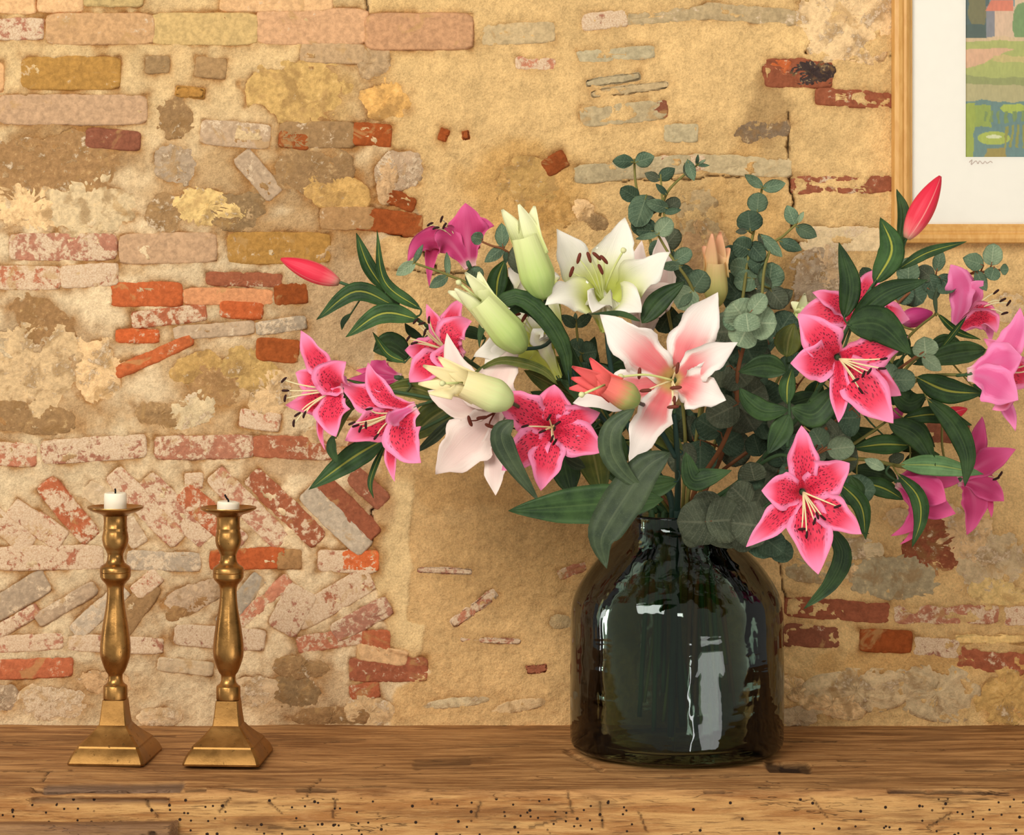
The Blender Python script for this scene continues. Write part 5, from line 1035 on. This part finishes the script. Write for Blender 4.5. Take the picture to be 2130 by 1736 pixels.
branch('thin eucalyptus sprig stretching left under the magenta bloom', [[(862,547,3.24),(935,573,3.24),(985,600,3.24),(1090,700,3.24),(1230,860,3.24),(1360,1020,3.24)]], 3.24, (1340,1460), (1390,1060,3.25), [
    ((860,548),(880,508),13,'euc_mid',OV),((864,545),(824,572),26,'euc_light',OV),((932,574),(929,524),14,'euc_mid',OV),((932,574),(893,598),24,'euc_mid',OV),((978,578),(1004,560),32,'euc_mid'),((990,600),(975,560),28,'euc_mid'),((1090,690),(1060,650),50,'euc_dark'),((1120,720),(1160,690),50,'euc_dark')])
branch('eucalyptus sprig between the magenta bloom and the tall greenish bud', [[(985,494,3.22),(1020,510,3.22),(1050,520,3.22),(1085,555,3.23),(1150,680,3.23),(1260,860,3.23),(1370,1020,3.24)]], 3.22, (1360,1440), (1398,1060,3.24), [
    ((1004,498),(980,492),28,'euc_mid'),((996,498),(990,489),14,'euc_light',OV),((1046,515),(1043,464),30,'euc_mid',OV),((1050,512),(1008,545),26,'euc_mid',OV),((1052,520),(1052,548),12,'euc_dark',OV),((1080,570),(1075,505),44,'euc_brown',OV)], 'stem_brown', .0018)
branch('short eucalyptus sprig below the white bloom with paired pointed leaves', [[(1198,665,3.2),(1204,720,3.2),(1225,800,3.21),(1300,940,3.22)]], 3.2, (1410,1450), (1406,1060,3.25), [
    ((1198,680),(1168,655),24,'euc_dark',OV),((1198,680),(1232,652),24,'euc_dark',OV),((1197,668),(1197,650),9,'euc_mid',OV),((1210,735),(1180,715),50,'euc_dark'),((1210,735),(1242,730),48,'euc_dark'),((1225,780),(1190,770),50,'euc_dark'),((1230,790),(1270,770),50,'euc_dark')])
branch('long eucalyptus branch reaching right below the picture frame', [[(2094,560,3.27),(2040,566,3.27),(1960,580,3.26),(1890,610,3.25),(1820,690,3.24),(1720,830,3.23),(1580,970,3.23),(1510,1040,3.23)]], 3.25, (1520,1440), (1478,1060,3.24), [
    ((2062,552),(2067,506),42,'euc_light'),((2046,552),(2003,536),38,'euc_mid',OV),((2068,555),(2060,582),34,'euc_mid'),((2080,560),(2098,560),24,'euc_mid',OV),((2030,562),(2052,605),26,'euc_mid',OV),((1948,565),(1958,518),27,'euc_mid',OV),((1940,580),(1910,555),36,'euc_brown'),((1950,575),(1990,590),26,'euc_dark',OV),((1960,580),(1982,608),50,'euc_dark'),((1930,570),(1945,610),40,'euc_dark'),((1900,590),(1870,570),40,'euc_brown'),((1890,590),(1890,535),50,'euc_mid'),((1890,600),(1920,630),56,'euc_dark'),((1860,620),(1900,600),50,'euc_dark'),((1810,580),(1794,556),30,'euc_dark'),((1930,600),(1955,612),36,'euc_dark')], 'stem_brown')
branch('eucalyptus twig with pale cupped leaves between the right-hand blooms', [[(1930,725,3.1),(1900,745,3.1),(1840,790,3.12),(1720,890,3.15),(1580,990,3.19),(1510,1045,3.21)], [(1720,930,3.06),(1690,950,3.08),(1620,980,3.14)]], 3.1, (1530,1480), (1486,1060,3.21), [
    ((1926,742),(1922,700),54,'euc_light',dict(cup=.3)),((1918,740),(1958,770),32,'euc_light',OV),((1850,790),(1905,790),48,'euc_mid'),((1860,790),(1840,760),40,'euc_mid'),((1720,935),(1778,928),50,'euc_light'),((1712,930),(1690,892),50,'euc_mid'),((1700,925),(1700,965),40,'euc_brown'),((1790,868),(1740,870),78,'euc_dark',dict(D=3.14)),((1840,975),(1798,955),24,'euc_light',OV),((1745,905),(1715,865),22,'euc_brown',OV),((1880,930),(1850,905),50,'euc_dark',dict(D=3.2)),((1850,960),(1880,945),24,'euc_brown',dict(D=3.18))], 'stem_brown')
# leafy heart of the bouquet
rr = random.Random(77)
def filler(label, region, n, D, foot, neck, path, mats, lily=False):
    p = Plant('eucalyptus_branch' if not lily else 'lily_stem', label, 'eucalyptus' if not lily else 'lily', path, D[0], EG if not lily else LG, foot, neck, 'stem_brown' if not lily else 'stem_green')
    for i in range(n):
        x = rr.uniform(region[0], region[2]); y = rr.uniform(region[1], region[3]); d = rr.uniform(*D); a = rr.uniform(0, 6.28)
        if lily:
            L = rr.uniform(60, 105); x1 = x + L * math.cos(a); y1 = y + L * math.sin(a) * .8
            p.leaf([(x, y), ((x + x1) / 2 + rr.uniform(-14, 14), (y + y1) / 2 + rr.uniform(-14, 14)), (x1, y1)], rr.uniform(30, 52), rr.choice(mats), 0, D=d, seed=i * 13 + 5)
        else:
            L = rr.uniform(46, 78); p.euc((x, y), (x + L * math.cos(a), y + L * math.sin(a)), L * rr.uniform(.9, 1.1), rr.choice(mats), D=d)
filler('eucalyptus branch buried in the heart of the bouquet behind the blush lily', (1400, 700, 1690, 960), 34, (3.16, 3.28), (1445,1480), (1448,1060,3.24), [[(1560,720,3.24),(1540,820,3.24),(1500,950,3.24)], [(1660,800,3.22),(1600,900,3.22),(1500,980,3.24)]], ['euc_dark', 'euc_brown', 'euc_dark'])
filler('eucalyptus branch buried low on the right behind the forward pink lily', (1540, 900, 1760, 1030), 20, (3.12, 3.24), (1495,1470), (1464,1060,3.25), [[(1740,900,3.2),(1650,960,3.2),(1540,1030,3.23)]], ['euc_dark', 'euc_brown'])
filler('leafy lily stem without blooms, dark leaves between the white and blush lilies', (1170, 730, 1360, 960), 22, (3.18, 3.27), (1400,1470), (1410,1060,3.26), [[(1200,760,3.22),(1260,860,3.22),(1340,980,3.24)]], ['leaf_dark', 'leaf_dark', 'leaf_olive'], True)
filler('leafy lily stem without blooms, dark leaves behind the right-hand blooms', (1700, 700, 1900, 960), 20, (3.17, 3.26), (1480,1430), (1472,1060,3.26), [[(1880,740,3.22),(1780,860,3.22),(1620,980,3.23)]], ['leaf_dark', 'leaf_dark', 'leaf_rib'], True)
